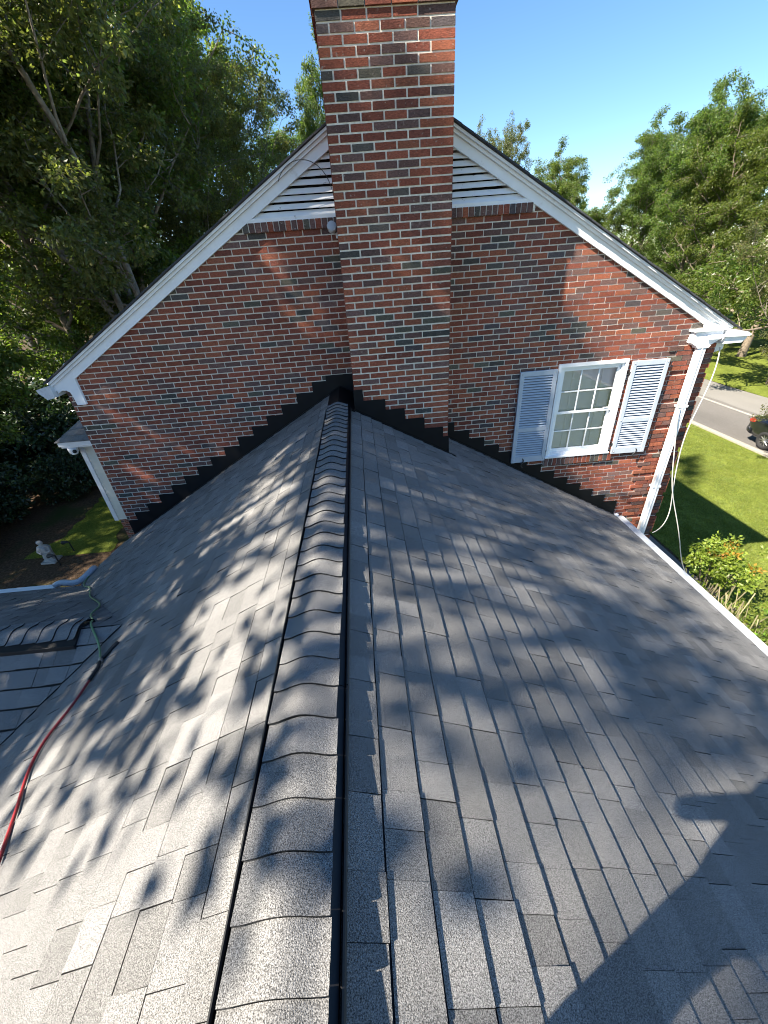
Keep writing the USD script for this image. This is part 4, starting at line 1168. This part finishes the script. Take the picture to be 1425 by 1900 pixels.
for i, (x, y, lb) in enumerate([(-8.95, 4.7, 'black garden stake lamp at the edge of the sunlit grass'), (-8.95, 4.05, 'black garden stake lamp just right of the statue')]):
    o = thing('stake_lamp', lb, 'lamp', (x, y, 0))
    simple('stake', BLACKIRON, o, tube(np.array([(0, 0, 0), (0, 0, 0.34)]), 0.018, 8)); simple('hood', BLACKIRON, o, tube(np.array([(0, 0, 0.34), (-0.06, 0, 0.36), (-0.2, 0.02, 0.33)]), [0.02, 0.035, 0.06], 10))

# nandina, grasses and perennials by the walk
na = thing('nandina', 'yellow green nandina with reddish tips beside the walk', 'shrub', (6.95, 0.45, 0))
rr = np.random.default_rng(77); T = MB(); cl = []; tips = []
for i in range(13):
    a = rr.uniform(0, 6.28); rad_ = rr.uniform(.1, .5); e = np.array([math.cos(a) * rad_, math.sin(a) * rad_, rr.uniform(0.85, 1.35)])
    T.mesh(tube(np.array([(e[0] * .25, e[1] * .25, 0), e * [.6, .6, .6], e]), [.014, .012, .006], 5))
    for j in range(9): cl.append(e * [1, 1, 1] + rr.normal(scale=(0.13, 0.13, 0.12)))
T.build('stem', BARK, na)
v, f, t = leaves(np.array(cl), np.full(len(cl), 0.13), 26, 0.07, rr, 0.15, (0.75, 1.35), 0.7, .1)
MB().add(v, f, t).build('foliage', BRIGHTLEAF, na)
red = np.array(cl)[rr.choice(len(cl), 10)] + [0.12, -0.05, 0.06]
v, f, t = leaves(red, np.full(len(red), 0.11), 18, 0.075, rr, 0.1, (0.8, 1.2)); tag(MB().add(v, f, t * np.array([2.0, 0.75, 0.8])).build('red_leaves', BRIGHTLEAF, na), kind='stuff')
og = thing('dry_perennial', 'clump of dry tan stalks at the eave beside the nandina', 'plant', (6.75, -0.25, 0))
T = MB()
for i in range(42):
    a = rr.uniform(0, 6.28); b0 = np.array([rr.normal(scale=.22), rr.normal(scale=.42), 0]); e = b0 + [rr.normal(scale=.14), rr.normal(scale=.14) + .05, rr.uniform(.55, 1.0)]
    T.mesh(tube(np.array([b0, (b0 + e) / 2 + [.02, 0, .03], e]), [.010, .008, .012], 4), np.array((1, 1, 1)) * rr.uniform(.7, 1.2))
T.build('stalks', STALK, og)
v, f, t = leaves(np.c_[rr.normal(scale=.3, size=60), rr.normal(scale=.5, size=60), rr.uniform(.05, .4, 60)], np.full(60, .14), 25, 0.08, rr, .2); MB().add(v, f, t).build('foliage', BRIGHTLEAF, og)
pe = thing('perennial', 'low green perennials trailing along the edge of the lawn', 'plant', (7.15, -0.75, 0))
v, f, t = leaves(np.c_[rr.normal(scale=.22, size=70), rr.normal(scale=.55, size=70), rr.uniform(.05, .45, 70)], np.full(70, .15), 30, 0.08, rr, .2); MB().add(v, f, t * .6).build('foliage', BRIGHTLEAF, pe)
T = MB()
for i in range(14):
    b0 = np.array([rr.normal(scale=.2), rr.normal(scale=.4), 0]); T.mesh(tube(np.array([b0, b0 + [0, 0, .4]]), .006, 4))
T.build('stem', BARK, pe)

# grass blades of the front lawn
gp = UsdGeom.PointInstancer.Define(stage, '/World/lawn_grass')
tag(gp, 'short green blades of the mown front lawn', 'grass', None, 'stuff')
protos = []
for k_ in range(3):
    rr = np.random.default_rng(200 + k_); nb = 34
    b0 = np.c_[rr.normal(scale=.055, size=(nb, 2)), np.zeros(nb)]
    d = np.c_[rr.normal(scale=.6, size=(nb, 2)), np.ones(nb)]; d /= np.linalg.norm(d, axis=1, keepdims=True)
    Lb = rr.uniform(.03, .062, (nb, 1)); s = np.cross(d, rr.normal(size=(nb, 3))); s /= np.linalg.norm(s, axis=1, keepdims=True)
    v = np.stack([b0 - s * .004, b0 + s * .004, b0 + d * Lb], 1).reshape(-1, 3); f = np.arange(nb * 3).reshape(-1, 3)
    t = np.repeat(rr.uniform(.6, 1.5, nb), 3)[:, None] * np.array([1.05, 1, .9])
    MB().add(v, f, t).build('tuft', GRASSLEAF, path=f'/World/lawn_grass/tuft_{k_ + 1:03d}'); protos.append(f'/World/lawn_grass/tuft_{k_ + 1:03d}')
rr = np.random.default_rng(300)
N = 9000
xy = np.c_[rr.uniform(7.55, 13.95, N), rr.uniform(-2.5, 14.5, N)]
gp.CreatePositionsAttr(Vt.Vec3fArray.FromNumpy(np.c_[xy, np.full(N, .012)].astype(np.float32)))
ang = rr.uniform(0, 6.28, N)
gp.CreateOrientationsAttr(Vt.QuathArray([Gf.Quath(float(math.cos(a / 2)), 0, 0, float(math.sin(a / 2))) for a in ang]))
sc = rr.uniform(.7, 1.3, N); gp.CreateScalesAttr(Vt.Vec3fArray.FromNumpy(np.stack([sc] * 3, 1).astype(np.float32)))
gp.CreateProtoIndicesAttr(Vt.IntArray.FromNumpy(rr.integers(0, 3, N).astype(np.int32)))
gp.CreatePrototypesRel().SetTargets([Sdf.Path(p) for p in protos])

# ------------------------------------------------------------------ parked car
CARPAINT = pbr('car_paint_look', (0.008, 0.009, 0.012), 0.25, coat=1.0)
CARGLASS = pbr('car_glass_look', (0.012, 0.015, 0.017), 0.05, spec=0.8)
TYRE = pbr('tyre_look', (0.015, 0.015, 0.016), 0.85)
RIM = pbr('rim_look', (0.5, 0.5, 0.5), 0.3, metallic=0.9)
REDL = pbr('tail_light_look', (0.35, 0.02, 0.015), 0.15, coat=1.0)
car = thing('parked_car', 'black sedan parked at the kerb, only its rear corner in view', 'car', (15.35, 5.85, 0.008), -90)
# local: x forward, rear at x=-2.3
def loft(stations, n=16):
    v = []; f = []
    for (x, w, z0, z1, p) in stations:
        a = np.linspace(0, 2 * math.pi, n, endpoint=False)
        cy = np.sign(np.cos(a)) * np.abs(np.cos(a)) ** p * w; cz = np.sign(np.sin(a)) * np.abs(np.sin(a)) ** p * (z1 - z0) / 2 + (z0 + z1) / 2
        v.append(np.c_[np.full(n, x), cy, cz])
    for i in range(len(stations) - 1):
        for k in range(n):
            f.append((i * n + k, i * n + (k + 1) % n, (i + 1) * n + (k + 1) % n, (i + 1) * n + k))
    v = np.vstack(v); f = np.array(f); f = np.vstack([f[:, [0, 1, 2]], f[:, [0, 2, 3]]])
    c0, c1 = len(v), len(v) + 1; m_ = len(stations)
    v = np.vstack([v, v[:n].mean(0), v[-n:].mean(0)])
    f = np.vstack([f, [(c0, (k + 1) % n, k) for k in range(n)], [(c1, (m_ - 1) * n + k, (m_ - 1) * n + (k + 1) % n) for k in range(n)]])
    m = trimesh.Trimesh(v, f, process=False); m.fix_normals(); return m
simple('body', CARPAINT, car, loft([(-2.36, .70, .42, .86, .5), (-2.28, .84, .30, 1.0, .4), (-1.9, .89, .24, 1.03, .38), (-1.0, .91, .2, 1.0, .38), (0.4, .91, .2, .98, .38), (1.3, .9, .22, .96, .38), (2.0, .85, .26, .84, .42), (2.3, .72, .34, .7, .5)], 24), 40)
simple('cabin', CARGLASS, car, loft([(-1.75, .62, .93, 1.0, .5), (-1.1, .70, .92, 1.36, .5), (-0.3, .72, .92, 1.44, .5), (.5, .70, .92, 1.38, .5), (1.25, .62, .9, .98, .5)], 24), 40)
simple('roof', CARPAINT, car, loft([(-0.95, .5, 1.34, 1.40, .6), (-0.3, .62, 1.38, 1.465, .6), (.45, .55, 1.34, 1.415, .6)], 20), 40)
for sy in (-1, 1):
    simple('tail_light', REDL, car, loft([(-2.335, .10, .78, .90, .6), (-2.25, .14, .76, .93, .6), (-2.05, .12, .80, .92, .6)], 14).apply_translation((0, sy * 0.74, 0)), 40)
    for wx in (-1.42, 1.38):
        wl_ = group_part('wheel', car)
        t_ = trimesh.creation.torus(0.255, 0.085, 32, 12); t_.apply_scale((1, 1, 1.15)); t_.apply_transform(trimesh.transformations.rotation_matrix(math.pi / 2, (1, 0, 0))); t_.apply_translation((wx, sy * .83, .33)); simple('tyre', TYRE, wl_, t_, True)
        dsk = trimesh.creation.cylinder(0.22, 0.05, sections=28); dsk.apply_transform(trimesh.transformations.rotation_matrix(math.pi / 2, (1, 0, 0))); dsk.apply_translation((wx, sy * .80, .33)); simple('hub', BLACKPLASTIC, wl_, dsk)
        rim = MB()
        ring = trimesh.creation.torus(0.215, 0.014, 32, 8); ring.apply_transform(trimesh.transformations.rotation_matrix(math.pi / 2, (1, 0, 0))); ring.apply_translation((wx, sy * .88, .33)); rim.mesh(ring)
        for s_ in range(10):
            a = s_ * math.pi / 5
            rim.mesh(tube(np.array([(wx, sy * .89, .33), (wx + .21 * math.cos(a), sy * .885, .33 + .21 * math.sin(a))]), [0.02, 0.012], 5))
        rim.build('rim', RIM, wl_)
    simple('mirror', CARPAINT, car, bbox((0.75, sy * .88, .98), (.95, sy * 1.05, 1.1), .03))
simple('bumper', CARPAINT, car, loft([(-2.42, .6, .42, .62, .5), (-2.34, .82, .36, .66, .45), (-2.1, .90, .32, .64, .45)], 20), 40)

# ------------------------------------------------------------------ the person holding the camera (out of view; their shadow falls on the right slope)
def hull(a, ra, b, rb):
    def ball(c, rad_):
        return m3.Manifold.sphere(rad_, 20).translate(tuple(map(float, c)))
    return m3.Manifold.batch_hull([ball(a, ra), ball(b, rb)])
per = thing('person', 'person in dark clothes astride the ridge with both arms raised, seen only by their shadow', 'person')
BX, BY = -0.02, -5.645
zf_ = lambda x: wing_z(x) + 0.01
hip = 0.92 + ZR - 0.16; J = {}
J['pel'] = np.array([BX, BY, hip]); J['che'] = np.array([BX, BY + 0.02, hip + 0.38]); J['nek'] = np.array([BX, BY + 0.03, hip + 0.56]); J['hed'] = np.array([BX + .02, BY + 0.08, hip + 0.72])
bones = [(J['pel'], .155, J['che'], .165), (J['che'], .15, J['nek'], .07), (J['nek'], .055, J['hed'], .06), (J['hed'] + [0, 0, .0], .095, J['hed'] + [0, -.01, .06], .098)]
for s_ in (-1, 1):
    h_ = J['pel'] + [s_ * .10, 0, -.04]; ft = np.array([BX + s_ * .24, BY + (.14 if s_ > 0 else -.05), 0]); ft[2] = zf_(ft[0]) + .08; kn = (h_ + ft) / 2 + [s_ * .03, .09 if s_ > 0 else .04, .03]
    bones += [(h_, .105, kn, .068), (kn, .066, ft, .045), (ft + [0, -.04, -.03], .04, ft + [0, .16, -.045], .032)]
    sh_ = J['che'] + [s_ * .19, 0, .13]; el_ = sh_ + [s_ * .12, .14, -.20]; wr = np.array([CAM[0] + s_ * .075 + .0, CAM[1] - .19, CAM[2] - .10])
    bones += [(J['che'] + [s_ * .1, 0, .12], .085, sh_, .072), (sh_, .066, el_, .048), (el_, .046, wr, .032)]
    palm = wr + [-s_ * .015, .035, .05]; bones.append((wr, .03, palm, .034))
    for q_, ln in ((-.024, .062), (-.008, .072), (.008, .068), (.024, .055)):
        b0 = palm + [-s_ * .005, .004, .02 + q_]; b1 = b0 + [-s_ * .03, .012, .012]; b2 = b1 + [-s_ * (ln - .035), -.004, .004]
        bones += [(b0, .010, b1, .009), (b1, .009, b2, .008)]
    t0 = palm + [0, .002, -.03]; t1 = t0 + [-s_ * .03, -.012, .015]; bones += [(t0, .012, t1, .010), (t1, .010, t1 + [-s_ * .022, -.004, .012], .009)]
body = m3.Manifold.batch_boolean([hull(*b_) for b_ in bones], m3.OpType.Add)
me = body.refine_to_length(0.03).to_mesh(); tm = trimesh.Trimesh(me.vert_properties[:, :3], me.tri_verts, process=True)
trimesh.smoothing.filter_taubin(tm, iterations=8)
CLOTH = pbr('dark_clothes_look', (0.035, 0.04, 0.05), 0.9, 0.2, 30)
simple('body', CLOTH, per, tm, True)
hair = m3.Manifold.sphere(.108, 24).translate(tuple(J['hed'] + [0, -.025, .075])).to_mesh()
simple('hair', pbr('hair_look', (0.03, 0.02, 0.015), 0.7), per, trimesh.Trimesh(hair.vert_properties[:, :3], hair.tri_verts), True)
ph = thing('phone', 'black phone held up in both hands', 'phone')
simple('case', BLACKPLASTIC, ph, bbox((CAM[0] - .04, CAM[1] - .125, CAM[2] - .13), (CAM[0] + .035, CAM[1] - .116, CAM[2] + .02), .004))
